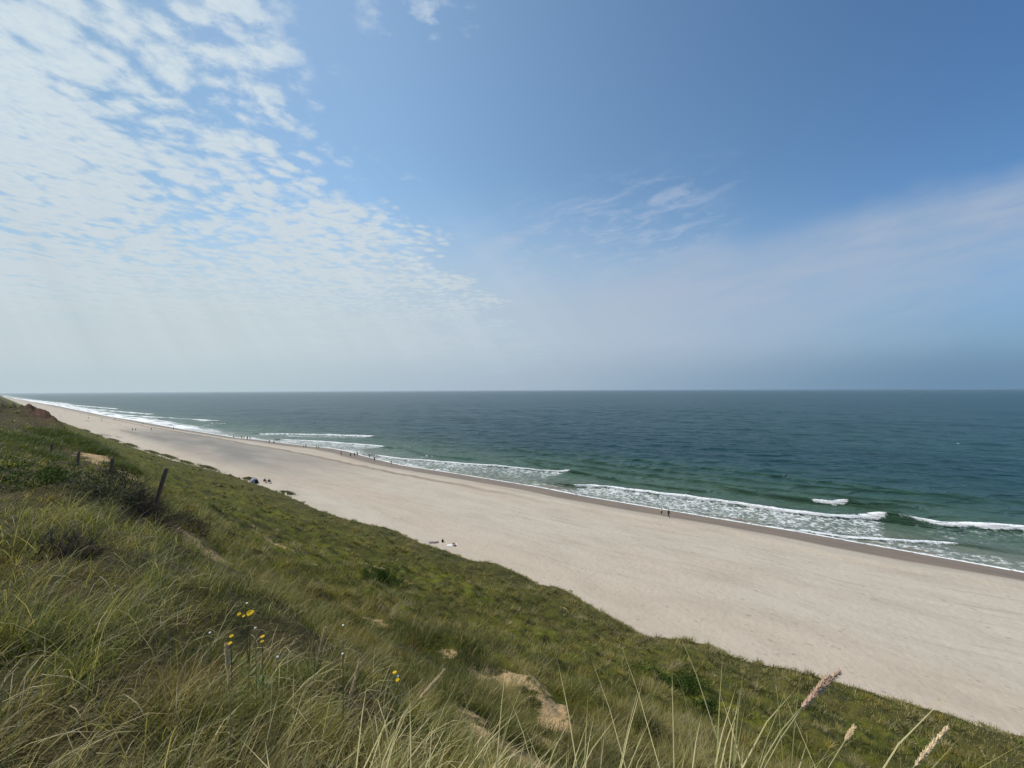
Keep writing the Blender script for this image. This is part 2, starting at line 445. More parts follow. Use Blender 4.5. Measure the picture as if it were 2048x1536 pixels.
xs = np.concatenate([np.arange(26, 42, 0.8), np.arange(42, 104, 0.25), np.arange(104, 140, 3)])
ys = np.unique(np.round(np.concatenate([[-4000, -1500, -600, -300, -200, -130, -90], knots(-70, 6000, 0.3, 0.011, 0.0)]), 4))
X, Y = np.meshgrid(xs, ys, indexing='ij')
Z = beach_z(X, Y)
wl = curve(WATER, Y); bm = curve(BERM, Y)
wob_ = 0.9 * fbm(X * 0 + Y / 14.0, Y * 0 + 2.0, 3)
wetv = sstep(X, wl - 8.6 + wob_ - 0.5, wl - 7.4 + wob_)
dampv = np.exp(-((X - bm - 0.35 * fbm(Y / 9, X * 0 + 5, 3) * 3) / np.where(Y > 60, 0.75, 0.5)) ** 2)
dampv = dampv * np.clip(0.12 + 0.75 * sstep(Y, 25, 100) + 0.35 * fbm(X / 3, Y / 10, 3), 0, 1)
dampv = np.maximum(dampv, 0.35 * sstep(X, wl - 14, wl - 8) * np.clip(0.5 + fbm(X / 2.5, Y / 18, 3), 0, 1))
scarps = 0.55 * sstep(fbm(X / 8, Y / 60 + 7, 3), 0.28, 0.42) * sstep(Y, 150, 260) * (1 - sstep(X, bm, bm + 3))
dampv = np.maximum(dampv, scarps)
for off_, ph_, st_ in ((-8.5, 0, .34), (-10.3, 0, .34), (-19, 4, .26), (-20.8, 4, .26), (-4.2, 9, .34), (-13, 15, .22), (-27, 21, .18)):      # old wheel ruts and a strand of weed
    cx_ = bm + off_ + 1.3 * fbm(Y / 37 + ph_, X * 0 + ph_, 2)
    dampv = np.maximum(dampv, st_ * np.exp(-((X - cx_) / .22) ** 2) * np.clip(.5 + 1.4 * fbm(X / 5, Y / 7 + ph_, 3), 0, 1))
cloud_shadev = sstep(Y, 85, 190) * (1 - sstep(Y, 300, 420)) * sstep(X, 44, 56) * (1 - sstep(X, bm - 1, bm + 1)) * np.clip(0.85 + 0.6 * fbm(X / 10, Y / 40, 3), 0, 1)  # mask of the painted cloud shade on the distant dry sand
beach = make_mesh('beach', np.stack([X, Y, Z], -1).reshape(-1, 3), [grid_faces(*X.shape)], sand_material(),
                  {'wet': wetv.ravel(), 'damp': dampv.ravel(), 'grey': cloud_shadev.ravel()})
kind(beach, 'structure')

# ------------------------------------------------------------------ sea
def crest_line(pts):
    return np.array(sorted(pts))


CRESTS = [   # y -> x of the foam line, width, foam strength behind it, wave height
    (crest_line([(62, 116.8), (74, 112.4), (87, 110.8), (102, 106.7), (118, 103), (130, 99.6), (146, 98.4)]), 1.3, 0.80, 0.55),
    (crest_line([(-90, 132), (-60, 126), (-35, 120.2), (-22.6, 114.8), (-17.4, 113.6)]), 1.9, 0.50, 0.8),
    (crest_line([(-14.8, 112.9), (-4.8, 108.6), (3.6, 107.3), (11.5, 107.6), (22.6, 107), (32, 105.6), (44, 104.6), (53, 100.8)]), 1.7, 0.90, 0.65),
    (crest_line([(-9.6, 123.4), (-7, 121.8), (-4.2, 120.9), (-2.6, 120.6)]), 0.9, 0.12, 0.8),
    (crest_line([(-22.8, 104), (-15.8, 100.3), (-7.7, 96.4), (0, 95.2)]), 0.8, 0.55, 0.25),
    (crest_line([(210, 140), (224.5, 133.1), (246, 125.1), (265, 117), (285, 104)]), 2.0, 0.75, 0.5),
    (crest_line([(166, 117.4), (194, 112.4), (225, 104), (240, 99)]), 1.7, 0.9, 0.5),
    (crest_line([(440, 127), (465, 123.5), (533, 112), (618, 98), (700, 88)]), 4.0, 0.85, 0.5),
    (crest_line([(380, 108.7), (388, 106.5), (397, 104)]), 1.3, 0.1, 0.3),
    (crest_line([(402, 122), (412, 118), (422, 114.4)]), 1.3, 0.1, 0.3),
    (crest_line([(640, 118), (800, 104), (1000, 95)]), 6.0, 0.8, 0.4),
    (crest_line([(900, 122), (1200, 106), (1500, 92)]), 8.0, 0.7, 0.4),
    (crest_line([(1400, 108), (2000, 88), (2600, 72)]), 10.0, 0.7, 0.4),
]
xs = np.unique(np.round(np.concatenate([np.arange(80, 130, 0.28), 130 + np.cumsum(np.maximum(0.32, 0.0125 * np.cumsum(np.full(900, 0.32))))]), 4))
kx = [130.0]
while kx[-1] < 90000:
    kx.append(kx[-1] + max(0.3, 0.013 * (kx[-1] - 110)))
xs = np.unique(np.round(np.concatenate([[-3200, -1500, -600, -200, 0, 40, 60, 70, 76], np.arange(80, 130, 0.28), kx]), 4))
ky = [0.0]
while ky[-1] < 90000:
    ky.append(ky[-1] + max(0.38, 0.0115 * (ky[-1] - 20)))
kn = [0.0]
while kn[-1] > -90000:
    kn.append(kn[-1] - (0.38 if kn[-1] > -62 else max(0.38, 0.06 * -(kn[-1] + 55))))
ys = np.unique(np.round(np.concatenate([kn, ky]), 4))
X, Y = np.meshgrid(xs, ys, indexing='ij')
wl = curve(WATER, Y)
dist = np.hypot(X, Y)
off = X - wl
foam = np.zeros_like(X); green = np.zeros_like(X)
Zs = np.zeros_like(X)
near = 1 - sstep(dist, 500, 1600)
wr = np.random.default_rng(3)
warpx = 1.6 * gnoise(X / 23, Y / 31); warpy = 3.0 * gnoise(X / 29 + 50, Y / 37)
for lam, amp, th0 in ((26, .10, 6), (19, .11, -14), (15, .10, 22), (12, .09, -4), (9.5, .08, 34), (7.5, .065, 12), (6.0, .055, -30), (4.6, .045, 40), (3.7, .035, 20), (3.0, .028, -10), (2.4, .02, 55)):
    th = math.radians(th0 + 14)
    k = 2 * math.pi / lam
    ph = k * ((X + warpx) * math.cos(th) + (Y + warpy) * math.sin(th)) + wr.uniform(0, 6.28)
    grp = 0.55 + 0.9 * np.clip(gnoise(X / (lam * 2.3) + lam, Y / (lam * 3.1)) + 0.25, 0, 1.2)
    w_ = (1 - np.abs(np.sin(ph * 0.5))) * 2 - 0.9
    fade = 1 - sstep(dist, lam * 22, lam * 75)
    Zs += 1.45 * amp * grp * w_ * fade
shore_f = sstep(off, 1, 45)
Zs *= 0.25 + 0.75 * shore_f
cl_noise = fbm(X / 6, Y / 9, 3)
for L, wd, beh, hgt in CRESTS:
    y0, y1 = L[0, 0], L[-1, 0]
    xc = np.interp(Y, L[:, 0], L[:, 1]) + 0.6 * fbm(Y / 5.0, Y * 0 + 11.0, 3) * min(wd, 2.0)
    ext = 0.06 * (y1 - y0) + 1.0
    inr = sstep(Y, y0 - ext * 0.25, y0 + ext * 0.5) * (1 - sstep(Y, y1 - ext, y1 + ext * 0.5))
    inh = sstep(Y, y0 - 14, y0) * (1 - sstep(Y, y1, y1 + 14))
    d = X - xc
    wv = wd * (0.65 + 0.7 * np.clip(fbm(Y / 3.0, Y * 0 + wd, 3) + .5, 0, 1))
    if y0 > 300:
        inr = inr * np.clip(.25 + 2.2 * np.abs(fbm(Y / 38.0 + y0, X / 9.0, 3)), 0, 1)
    core = np.where(d > 0, np.exp(-(d / (wv * 0.8)) ** 2), np.exp(-(d / (wv * 0.4)) ** 2)) * np.clip(.98 + .6 * fbm(X / 1.6, Y / 2.4, 3), .5, 1.15)
    foam = np.maximum(foam, core * inr * 1.25)
    back = np.where(d > 0, np.exp(-d / (1.6 * wd)), 0) * 0.5 * inr * (0.7 + cl_noise)
    foam = np.maximum(foam, back)
    frt = np.where(d < 0, 1.0, 0) * inr * beh * 0.52 * (0.62 + 0.30 * np.clip(cl_noise + .3, 0, 1)) * sstep(off, -0.5, 0.5)
    frt *= np.exp(-np.clip(-d - 3, 0, 99) / (16 + 12 * beh))
    foam = np.maximum(foam, frt)
    Zs += hgt * inh * np.where(d > 0, np.exp(-(d / (wd * 1.6)) ** 2), np.exp(-(d / (wd * 0.55)) ** 2)) * (dist < 900)
    green = np.maximum(green, inh * np.where(d > 0, np.exp(-(d / (wd * 2.5)) ** 2), np.exp(-(d / wd) ** 2)))
# unbroken swells behind the break, seen as darker green lines
for L, hgt in ((crest_line([(-20, 128.5), (-9, 123.6), (2, 121.2), (12, 122), (20, 124)]), .75), (crest_line([(20, 116), (40, 114), (62, 117), (75, 121), (88, 127)]), .55),
               (crest_line([(-30, 136), (10, 128), (50, 127), (90, 130)]), .5), (crest_line([(-50, 152), (0, 139), (60, 138), (110, 148)]), .45),
               (crest_line([(100, 118), (130, 112), (160, 121)]), .45), (crest_line([(-35, 146), (10, 150), (80, 155)]), .4), (crest_line([(-17.5, 113.6), (-16, 113.2), (-14.8, 112.9)]), .8)):
    xc = np.interp(Y, L[:, 0], L[:, 1]) + 0.8 * fbm(Y / 7.0, Y * 0 + 31.0, 3)
    inh = sstep(Y, L[0, 0] - 8, L[0, 0] + 6) * (1 - sstep(Y, L[-1, 0] - 6, L[-1, 0] + 8))
    d = X - xc
    s_ = inh * np.where(d > 0, np.exp(-(d / 2.6) ** 2), np.exp(-(d / 1.1) ** 2))
    Zs += hgt * s_
    green = np.maximum(green, s_)
# wash along the water's edge
edge_w = 0.5 * np.maximum(1, dist / 130)
lace = np.exp(-((off - 0.35) / (0.45 * np.maximum(1, dist / 150))) ** 2)
foam = np.maximum(foam, lace * (0.75 + 0.3 * fbm(Y / 6, Y * 0, 3)))
swash = (1 - sstep(off, 3, 11)) * (0.30 + 0.35 * fbm(X / 5, Y / 16, 3)) * (off > -1)
foam = np.maximum(foam, swash * (0.70 + 0.25 * sstep(Y, 60, 140)))
far_surf = sstep(Y, 240, 420) * (1 - sstep(off, 5, 15 + Y / 45.0)) * (0.62 + 0.95 * fbm(X / 5, Y / 45, 4)) * (off > -2)
foam = np.maximum(foam, far_surf * (1 - 0.4 * sstep(Y, 1500, 3000)))
# scattered whitecaps and old foam drifting outside the break
drift = (1 - sstep(off, 16, 60)) * sstep(fbm(X / 9 + 3, Y / 20, 4), 0.05, 0.5) * 0.36 * sstep(off, 4, 10) * (0.4 + 0.6 * sstep(Y, 60, 200))
foam = np.maximum(foam, drift)
caps = sstep(fbm(X / 5.5, Y / 8, 4), 0.60, 0.68) * sstep(off, 40, 80) * (1 - sstep(dist, 350, 900)) * 0.55
foam = np.maximum(foam, caps)
Zs = np.maximum(Zs, -0.35 * sstep(off, 0, 6)) + 0.05
Zs = np.where(off < 0, 0.05 + np.minimum(0, off * 0.15 + 0.0), Zs)
Zs += 0.10 * np.clip(foam - 0.5, 0, 1) * gnoise(X / 0.7, Y / 0.7) * (dist < 300)
shal = np.exp(-np.clip(off, 0, 1e6) / 34.0)
offn = np.clip(off, 0, 1e5) / 1000.0


def sea_material():
    m, n, out = new_mat("sea_water")
    g = n.new('ShaderNodeNewGeometry').outputs['Position']
    foam_ = n.attr('foam'); sh = n.attr('shal'); gr = n.attr('green'); of = n.attr('off')
    cloud = n.noise(n.vmul(g, (0.011, 0.006, 1)), 1.0, 4)
    deep = n.mix(n.smooth(cloud, 0.35, 0.7), (0.010, 0.043, 0.054), (0.016, 0.056, 0.062))
    c = n.mix(n.smooth(sh, 0.02, 0.5), deep, (0.058, 0.104, 0.076))
    c = n.mix(n.smooth(sh, 0.5, 0.95), c, (0.15, 0.165, 0.125))
    c = n.mix(n.mul(gr, 0.65), c, (0.022, 0.062, 0.030))
    # lace of the foam
    w2 = n.vadd(g, n.vmul(n.noise(g, 0.9, 3, col=True), (1.6, 1.6, 0)))
    web = n.voro(n.vmul(w2, (1, 0.75, 0)), 1.15, 'DISTANCE_TO_EDGE')
    web2 = n.voro(n.vmul(w2, (1, 0.8, 0)), 2.7, 'DISTANCE_TO_EDGE')
    wb = n.m('MINIMUM', n.mul(web, 2.6), n.add(n.mul(web2, 4.0), 0.25))
    blot = n.noise(n.vmul(g, (0.8, 0.5, 1)), 1.1, 5, 0.6)
    thr = n.add(n.mul(wb, 0.55), n.mul(n.sub(blot, 0.5), 1.1))
    k = n.sub(n.add(n.mul(foam_, 1.22), -0.20), thr)
    fm = n.mul(n.smooth(k, -0.10, 0.22), n.smooth(foam_, 0.04, 0.25))
    milk = n.mul(n.smooth(foam_, 0.1, 0.7), 0.35)
    c = n.mix(milk, c, (0.30, 0.36, 0.34))
    c = n.mix(n.mul(fm, n.smooth(foam_, 0.15, 0.85, 0.72, 1.0)), c, (0.80, 0.81, 0.80))
    wv = n.vmul(g, (1.0, 0.62, 1))
    h1 = n.noise(wv, 0.9, 5, 0.62, 0.6)
    h2 = n.noise(n.vmul(g, (0.17, 0.07, 1)), 1.0, 4, 0.55, 0.4)
    h3 = n.noise(n.vmul(g, (0.022, 0.010, 1)), 1.0, 5, 0.6)
    h = n.add(n.mul(h1, 0.30), n.add(n.mul(h2, 2.2), n.mul(h3, 9.0)))
    nb = bump(n, n.add(h, n.mul(fm, 0.10)), 0.9, 1.0)
    b = principled(n, out, c, n.smooth(fm, 0.0, 1.0, 0.28, 0.8), n.smooth(fm, 0.0, 1.0, 0.10, 0.1), nb)
    b.inputs['IOR'].default_value = 1.33
    return m


sea = make_mesh('sea', np.stack([X, Y, Zs], -1).reshape(-1, 3), [grid_faces(*X.shape)], sea_material(),
                {'foam': np.clip(foam, 0, 1.4).ravel(), 'shal': shal.ravel(), 'green': green.ravel(), 'off': offn.ravel()})
kind(sea, 'structure')
print('sea', X.shape, 'beach ok')

# ------------------------------------------------------------------ dune
def dune_material():
    m, n, out = new_mat("dune_ground")
    g = n.new('ShaderNodeNewGeometry').outputs['Position']
    sandy = n.attr('sandy'); brown = n.attr('brown'); moss = n.attr('moss')
    big = n.noise(n.vmul(g, (0.18, 0.14, 0.15)), 1.0, 5, 0.6)
    mid = n.noise(g, 0.9, 5, 0.62)
    fine = n.noise(g, 7.0, 5, 0.65)
    c = n.mix(n.smooth(big, 0.35, 0.65), (0.042, 0.046, 0.010), (0.090, 0.082, 0.020))
    c = n.mix(n.mul(n.smooth(mid, 0.45, 0.7), 0.6), c, (0.045, 0.043, 0.022))
    c = n.mix(n.mul(n.attr('crest'), 0.75), c, n.mix(fine, (0.030, 0.024, 0.012), (0.075, 0.058, 0.028)))
    c = n.mix(n.mul(moss, n.smooth(mid, 0.62, 0.40)), c, (0.120, 0.128, 0.012))
    c = n.mix(n.mul(n.smooth(fine, 0.5, 0.72), 0.5), c, (0.10, 0.088, 0.05))
    sm = n.smooth(n.add(sandy, n.mul(n.sub(n.noise(g, 2.6, 6, 0.75), 0.5), 2.2)), 0.38, 0.78)
    sc = n.mix(fine, (0.36, 0.235, 0.115), (0.52, 0.37, 0.20))
    c = n.mix(sm, c, sc)
    bc = n.mix(n.noise(n.vmul(g, (0.8, 0.8, 2.2)), 1.2, 5, 0.6), (0.022, 0.013, 0.010), (0.15, 0.082, 0.045))
    c = n.mix(brown, c, bc)
    h = n.add(n.mul(mid, 1.0), n.mul(fine, 0.35))
    principled(n, out, c, 0.95, 0.1, bump(n, h, 0.8, 0.35))
    return m


def sandy_at(x, y):
    s = np.zeros_like(x)
    for sx_, sy_, rx, ry, st in SANDY:
        s = np.maximum(s, st * np.exp(-(((x - sx_) / rx) ** 2 + ((y - sy_) / ry) ** 2)))
    return s * (1 + 0.9 * fbm(x / .8 + 3, y / .9, 3))


def brown_at(x, y):
    b = 1.1 * np.exp(-((y - 95) / 13.0) ** 2) * sstep(x, 2.6 + 1.2 * fbm(y / 4, x * 0, 2), 4.0) * (1 - sstep(x, 10, 13))
    b = np.maximum(b, 0.95 * np.exp(-(((x - 2.7) / 0.8) ** 2 + ((y - 12.7) / 1.3) ** 2)))
    return b


def moss_at(x, y):
    return sstep(x, 6, 11) * (1 - sstep(x, 28, 38)) * np.clip(0.55 + 1.3 * fbm(x / 6 + 5, y / 8, 3), 0, 1)


xs = np.concatenate([[-400, -200, -100, -60, -40, -28, -20, -15, -12, -10, -8.5, -7.2, -6, -5], knots(-4.4, 46.4, 0.09, 0.013, 1.0, 0.35)])
xs = np.unique(np.round(xs, 3))
ys = np.unique(np.round(np.concatenate([[-400, -250, -150, -100], knots(-70, 6000, 0.11, 0.0125, 2.0)]), 3))
X, Y = np.meshgrid(xs, ys, indexing='ij')
dune = make_mesh('dune_slope', np.stack([X, Y, dune_z(X, Y)], -1).reshape(-1, 3), [grid_faces(*X.shape)], dune_material(),
                 {'sandy': sandy_at(X, Y).ravel(), 'brown': brown_at(X, Y).ravel(), 'moss': moss_at(X, Y).ravel(), 'crest': (1 - sstep(X, 3, 7)).ravel()})
kind(dune, 'structure')
print('dune', X.shape)

# ------------------------------------------------------------------ grass: blades of every kind, thinned out with distance
def blade_geometry(base, L, w, az, th0, bend, cA, cB, K=4):
    N = len(base)
    pos = base.copy()
    azw = az + math.pi / 2 + rng.normal(0, 0.6, N)
    wd = np.stack([np.cos(azw), np.sin(azw), rng.normal(0, .15, N)], -1)
    prof = [0.75, 1.0, 0.85, 0.55, 0.0] if K == 4 else [0.8, 1.0, 0.65, 0.0]
    V = []; C = []
    for k in range(K + 1):
        f = k / K
        cc = cA * (1 - f) + cB * f
        if k == K:
            V.append(pos[:, None]); C.append(cc[:, None])
        else:
            o_ = wd * (w * prof[k] * 0.5)[:, None]
            V.append(np.stack([pos - o_, pos + o_], 1)); C.append(np.stack([cc, cc], 1))
            th = th0 + bend * ((k + 0.5) / K) ** 1.2
            s_ = (L / K)[:, None]
            pos = pos + s_ * np.stack([np.sin(th) * np.cos(az), np.sin(th) * np.sin(az), np.cos(th)], -1)
    V = np.concatenate(V, 1); C = np.concatenate(C, 1)
    n = 2 * K + 1
    b0 = (np.arange(N) * n)[:, None]
    q = np.array([[2 * k, 2 * k + 1, 2 * k + 3, 2 * k + 2] for k in range(K - 1)])
    quads = (b0[:, :, None] + q[None]).reshape(-1, 4)
    tri = b0 + np.array([[2 * K - 2, 2 * K - 1, 2 * K]])
    return V.reshape(-1, 3), C.reshape(-1, 3), quads, tri


def grass_material(name, trans=0.42):
    m, n, out = new_mat(name)
    c = n.attr('tint', 'Color')
    p = n.new('ShaderNodeBsdfPrincipled')
    n.put(p.inputs['Base Color'], c); p.inputs['Roughness'].default_value = 0.5
    p.inputs['Specular IOR Level'].default_value = 0.25
    t = n.new('ShaderNodeBsdfTranslucent')
    n.put(t.inputs[0], n.mix(1.0, c, (1.15, 1.2, 0.7), 'MULTIPLY'))
    x = n.new('ShaderNodeMixShader'); x.inputs[0].default_value = trans
    n.put(x.inputs[1], p.outputs[0]); n.put(x.inputs[2], t.outputs[0]); n.put(out.inputs[0], x.outputs[0])
    return m


def lerp(c0, c1, f):
    f = np.asarray(f)[:, None]
    return np.asarray(c0) * (1 - f) + np.asarray(c1) * f


GREEN, DARK, OLIVE = (.100, .125, .008), (.036, .055, .004), (.180, .146, .014)
MOSS, STRAW, RUST, BLUE, GREYB = (.160, .155, .008), (.52, .42, .19), (.21, .115, .022), (.15, .19, .085), (.25, .215, .125)
WIND = math.atan2(-0.804 + 0.25, 0.595 + 0.35)     # the way the blades lean


def palette(x, y, n):
    f1 = fbm(x / 1.9 + 3, y / 2.3, 3); f2 = fbm(x / 0.8 - 20, y / 0.9, 3); f3 = fbm(x / 5.5 + 31, y / 7 + 8, 3)
    c = lerp(GREEN, DARK, np.clip(0.5 + 1.6 * f1, 0, 1))
    c = c * (1 - np.clip(1.6 * f3 + .1, 0, .85)[:, None]) + np.array(OLIVE) * np.clip(1.6 * f3 + .1, 0, .85)[:, None]
    k = np.clip(3.0 * f2 - 0.30, 0, .85)[:, None]
    c = c * (1 - k) + np.array(RUST) * k
    return c * np.clip(1 + 1.9 * fbm(x / .75 + 50, y / .85, 3), .4, 1.8)[:, None]


def hollow_at(x, y):
    s_ = 0
    for hx, hy, rx, ry in ((1.5, 4.35, .42, .6), (1.62, 2.62, .22, .30), (.95, 3.1, .2, .3), (.3, 2.6, .18, .3), (.55, 6.4, .3, .4), (-.1, 3.9, .25, .4), (.5, 5.1, .25, .35), (-.5, 5.6, .3, .4), (1.25, 6.3, .25, .4), (.65, 3.5, .16, .22), (.1, 8.2, .4, .5), (1.3, 8.6, .3, .5), (1.05, 1.95, .16, .16), (.45, 1.75, .14, .16)):
        s_ = np.maximum(s_, np.exp(-(((x - hx) / rx) ** 2 + ((y - hy) / ry) ** 2)))
    return s_


def scatter(N, r0, r1, p=0.0):
    """points around the lookout, even in the logarithm of distance, ahead and well to both sides"""
    q = rng.uniform(0, 1, N)
    r = r0 * (r1 / r0) ** q
    th = VIEW_AZ + np.radians(rng.uniform(-78, 74, N))
    return r * np.sin(th), r * np.cos(th), r


parts_near, parts_far = [], []


def emit(store, x, y, L, w, az, th0, bend, cA, cB, K=4, sink=0.02):
    z = np.maximum(dune_z(x, y), beach_z(x, y)) - sink
    store.append(blade_geometry(np.stack([x, y, z], -1), L, w, az, th0, bend, cA, cB, K))


def flush(store, name, mat, label, cat):
    V = []; C = []; Q = []; T = []; o_ = 0
    for v_, c_, q_, t_ in store:
        V.append(v_); C.append(c_); Q.append(q_ + o_); T.append(t_ + o_); o_ += len(v_)
    ob = make_mesh(name, np.concatenate(V), [np.concatenate(Q), np.concatenate(T)], mat, {'tint': np.concatenate(C)}, smooth=False)
    ob['kind'] = 'stuff'; ob['label'] = label; ob['category'] = cat
    print(name, len(ob.data.polygons))
    return ob


grass_mat = grass_material("grass_blades")

# (a) fine fescue on the crest around and beyond the lookout
x, y, r = scatter(360000, 0.95, 170)
ok = (x < 6.3 + 1.2 * sstep(y, 20, 60)) & (x > -30) & (sandy_at(x, y) < 0.38 + rng.uniform(-.15, .2, len(x))) & (brown_at(x, y) < rng.uniform(.3, .9, len(x)))
tus = fbm(x / 0.55 + 7, y / 0.6, 3)
ok &= rng.uniform(0, 1, len(x)) < np.clip(0.60 + 1.9 * tus, 0.06, 1) * (1 - .9 * hollow_at(x, y))
x, y, r, tus = x[ok], y[ok], r[ok], tus[ok]
N = len(x)
tall = np.clip(0.55 + 0.9 * tus + 0.5 * fbm(x / 2.5, y / 3, 2), .3, 1.3)
lip = 1 - .45 * sstep(x, .9, 1.8) * (1 - sstep(y, 5, 9))
L = np.minimum((0.12 + 0.25 * tall) * rng.uniform(.6, 1.3, N), 0.22 + 0.2 * r) * lip
w = np.maximum(rng.uniform(.0014, .0032, N), 0.00062 * r)
az = np.where(rng.uniform(0, 1, N) < .5, rng.uniform(-3.14, 3.14, N), WIND + rng.normal(0, 0.95, N))
pc = palette(x, y, N) * rng.uniform(.45, 1.75, N)[:, None]
dry = rng.uniform(0, 1, N) < np.clip(.14 + .30 * fbm(x / .9 + 12, y / 1.1, 2), .03, .5)
pc = np.where(dry[:, None], np.array(STRAW) * rng.uniform(.45, 1.1, N)[:, None], pc)
tip = pc * 0.75 + np.array(STRAW) * 0.17
emit(parts_near, x, y, L, w, az, np.abs(rng.normal(0.25, .25, N)), rng.uniform(.25, 2.2, N), pc, tip)

# (b) marram tussocks on the crest: long blades from common roots
x, y, r = scatter(1500, 1.25, 120)
ok = (x < 6.5) & (x > -20) & (fbm(x / 3 + 60, y / 3.5, 2) > -0.12) & (brown_at(x, y) < .5) & (sandy_at(x, y) < .5) & (hollow_at(x, y) < .25)
x, y, r = x[ok], y[ok], r[ok]
nb = rng.integers(22, 60, len(x))
ix = np.repeat(np.arange(len(x)), nb); N = len(ix)
sp = 0.07 + 0.05 * rng.uniform(0, 1, len(x))
bx, by, br = x[ix] + rng.normal(0, 1, N) * sp[ix], y[ix] + rng.normal(0, 1, N) * sp[ix], r[ix]
tz = rng.uniform(.65, 1.15, len(x))[ix]
L = np.minimum(rng.uniform(.30, .75, N) * tz, 0.05 + 0.28 * br) * (1 - .42 * sstep(bx, .8, 1.6) * (1 - sstep(by, 5, 9)))
w = np.maximum(rng.uniform(.0028, .0052, N), 0.0007 * br)
az = np.where(rng.uniform(0, 1, N) < .35, rng.uniform(-3.14, 3.14, N), WIND + rng.normal(0, 0.75, N) + rng.normal(0, .45, len(x))[ix])
tone = rng.uniform(0, 1, len(x))[ix]
cc = lerp(BLUE, GREEN, np.clip(tone * 1.1 + rng.normal(0, .2, N), 0, 1)) * rng.uniform(.6, 1.15, N)[:, None]
st = rng.uniform(0, 1, N) < 0.10 + 0.14 * tone
cc = np.where(st[:, None], np.array(STRAW) * rng.uniform(.6, 1.15, N)[:, None], cc)
emit(parts_near, bx, by, L, w, az, np.abs(rng.normal(0.25, .2, N)), rng.uniform(.4, 2.0, N), cc, cc * .7 + np.array(STRAW) * .3)

# (c) bold bent marram right in front of the lookout, bleached tips
def clump(cx, cy, n, l0, l1, spread, az0, azs, th, bend, straw, w0=.0034, w1=.0058):
    x_ = cx + rng.normal(0, spread, n); y_ = cy + rng.normal(0, spread, n)
    L_ = rng.uniform(l0, l1, n)
    c_ = lerp(BLUE, GREEN, rng.uniform(0, 1, n)) * rng.uniform(.65, 1.2, n)[:, None]
    s_ = rng.uniform(0, 1, n) < straw
    c_ = np.where(s_[:, None], np.array((.62, .55, .30)) * rng.uniform(.75, 1.2, n)[:, None], c_ * 1.25)
    emit(parts_near, x_, y_, L_, rng.uniform(w0, w1, n), az0 + rng.normal(0, azs, n), np.abs(rng.normal(th, .18, n)), np.abs(rng.normal(bend, .35, n)), c_, c_ * .6 + np.array(STRAW) * .45)


for cx, cy, n, l0, l1 in ((1.30, 1.15, 34, .45, .8), (1.05, 1.6, 40, .4, .75), (1.5, 0.85, 30, .5, .85), (0.75, 1.75, 34, .35, .7), (1.75, 1.5, 34, .4, .8), (1.35, 2.0, 40, .4, .75), (0.55, 2.3, 30, .35, .65),
                          (1.0, 2.5, 34, .4, .7), (1.7, 2.4, 34, .4, .7), (0.3, 1.9, 24, .3, .55), (1.95, 1.05, 36, .5, .85), (2.1, 1.9, 30, .4, .7), (2.35, 1.5, 30, .45, .75)):
    clump(cx, cy, n // 2, l0 * .82, l1 * .82, .08, WIND, 1.05, .50, 1.4, .42, .0038, .0066)
for cx, cy, n, l0, l1 in ((.85, .94, 34, .7, 1.0), (1.0, .75, 32, .7, 1.0), (.69, 1.16, 28, .6, .9), (1.12, .95, 34, .65, .95), (.5, 1.3, 18, .5, .8), (1.2, .6, 26, .7, 1.0), (.98, 1.2, 26, .6, .9), (.8, 1.4, 22, .5, .8)):
    clump(cx, cy, n, l0, l1, .05, WIND, 1.05, .45, 1.5, .62, .0046, .0078)
for cx, cy, n, l0, l1 in ((1.30, 0.25, 24, .70, 1.0), (1.42, 0.05, 24, .70, 1.0), (1.45, -.22, 22, .70, 1.0), (1.25, .45, 20, .6, .9), (1.50, -.42, 18, .75, 1.05), (1.55, .25, 20, .7, 1.0), (1.35, .65, 20, .6, .95)):
    clump(cx, cy, int(n * .7), l0 + .08, l1 + .10, .05, WIND, .95, .38, .85, .5, .0042, .0072)

# shaggy tussocks over the slope and a fringe of them along the front: domes of blades, each its own tone
def tussocks(store, x, y, nb, l0, l1, sp, tones, wk):
    r_ = np.hypot(x, y)
    ix = np.repeat(np.arange(len(x)), nb); N_ = len(ix)
    ph = rng.uniform(-math.pi, math.pi, N_); q = np.sqrt(rng.uniform(0, 1, N_))
    s_ = (sp * rng.uniform(.6, 1.5, len(x)))[ix]
    bx_, by_ = x[ix] + s_ * q * np.cos(ph), y[ix] + s_ * q * np.sin(ph)
    size = rng.uniform(.65, 1.35, len(x))[ix]
    L_ = rng.uniform(l0, l1, N_) * size
    w_ = np.maximum(rng.uniform(.003, .006, N_), wk * r_[ix])
    az_ = np.where(rng.uniform(0, 1, N_) < .6, ph + rng.normal(0, .5, N_), WIND + rng.normal(0, .6, N_))
    pick = np.clip(((fbm(x / 3.2 + 21, y / 4.0, 3) * 1.5 + .5 + rng.normal(0, .16, len(x))) * len(tones)).astype(int), 0, len(tones) - 1)
    tone = np.array(tones)[pick] * rng.uniform(.7, 1.3, len(x))[:, None]
    c_ = tone[ix] * rng.uniform(.65, 1.4, N_)[:, None]
    c_ = np.where((rng.uniform(0, 1, N_) < .12)[:, None], np.array(STRAW) * rng.uniform(.5, 1, N_)[:, None], c_)
    emit(store, bx_, by_, L_, w_, az_, .15 + .7 * q * rng.uniform(.5, 1.2, N_), rng.uniform(.2, 1.3, N_), c_, c_ * .8 + np.array(STRAW) * .18, 3)


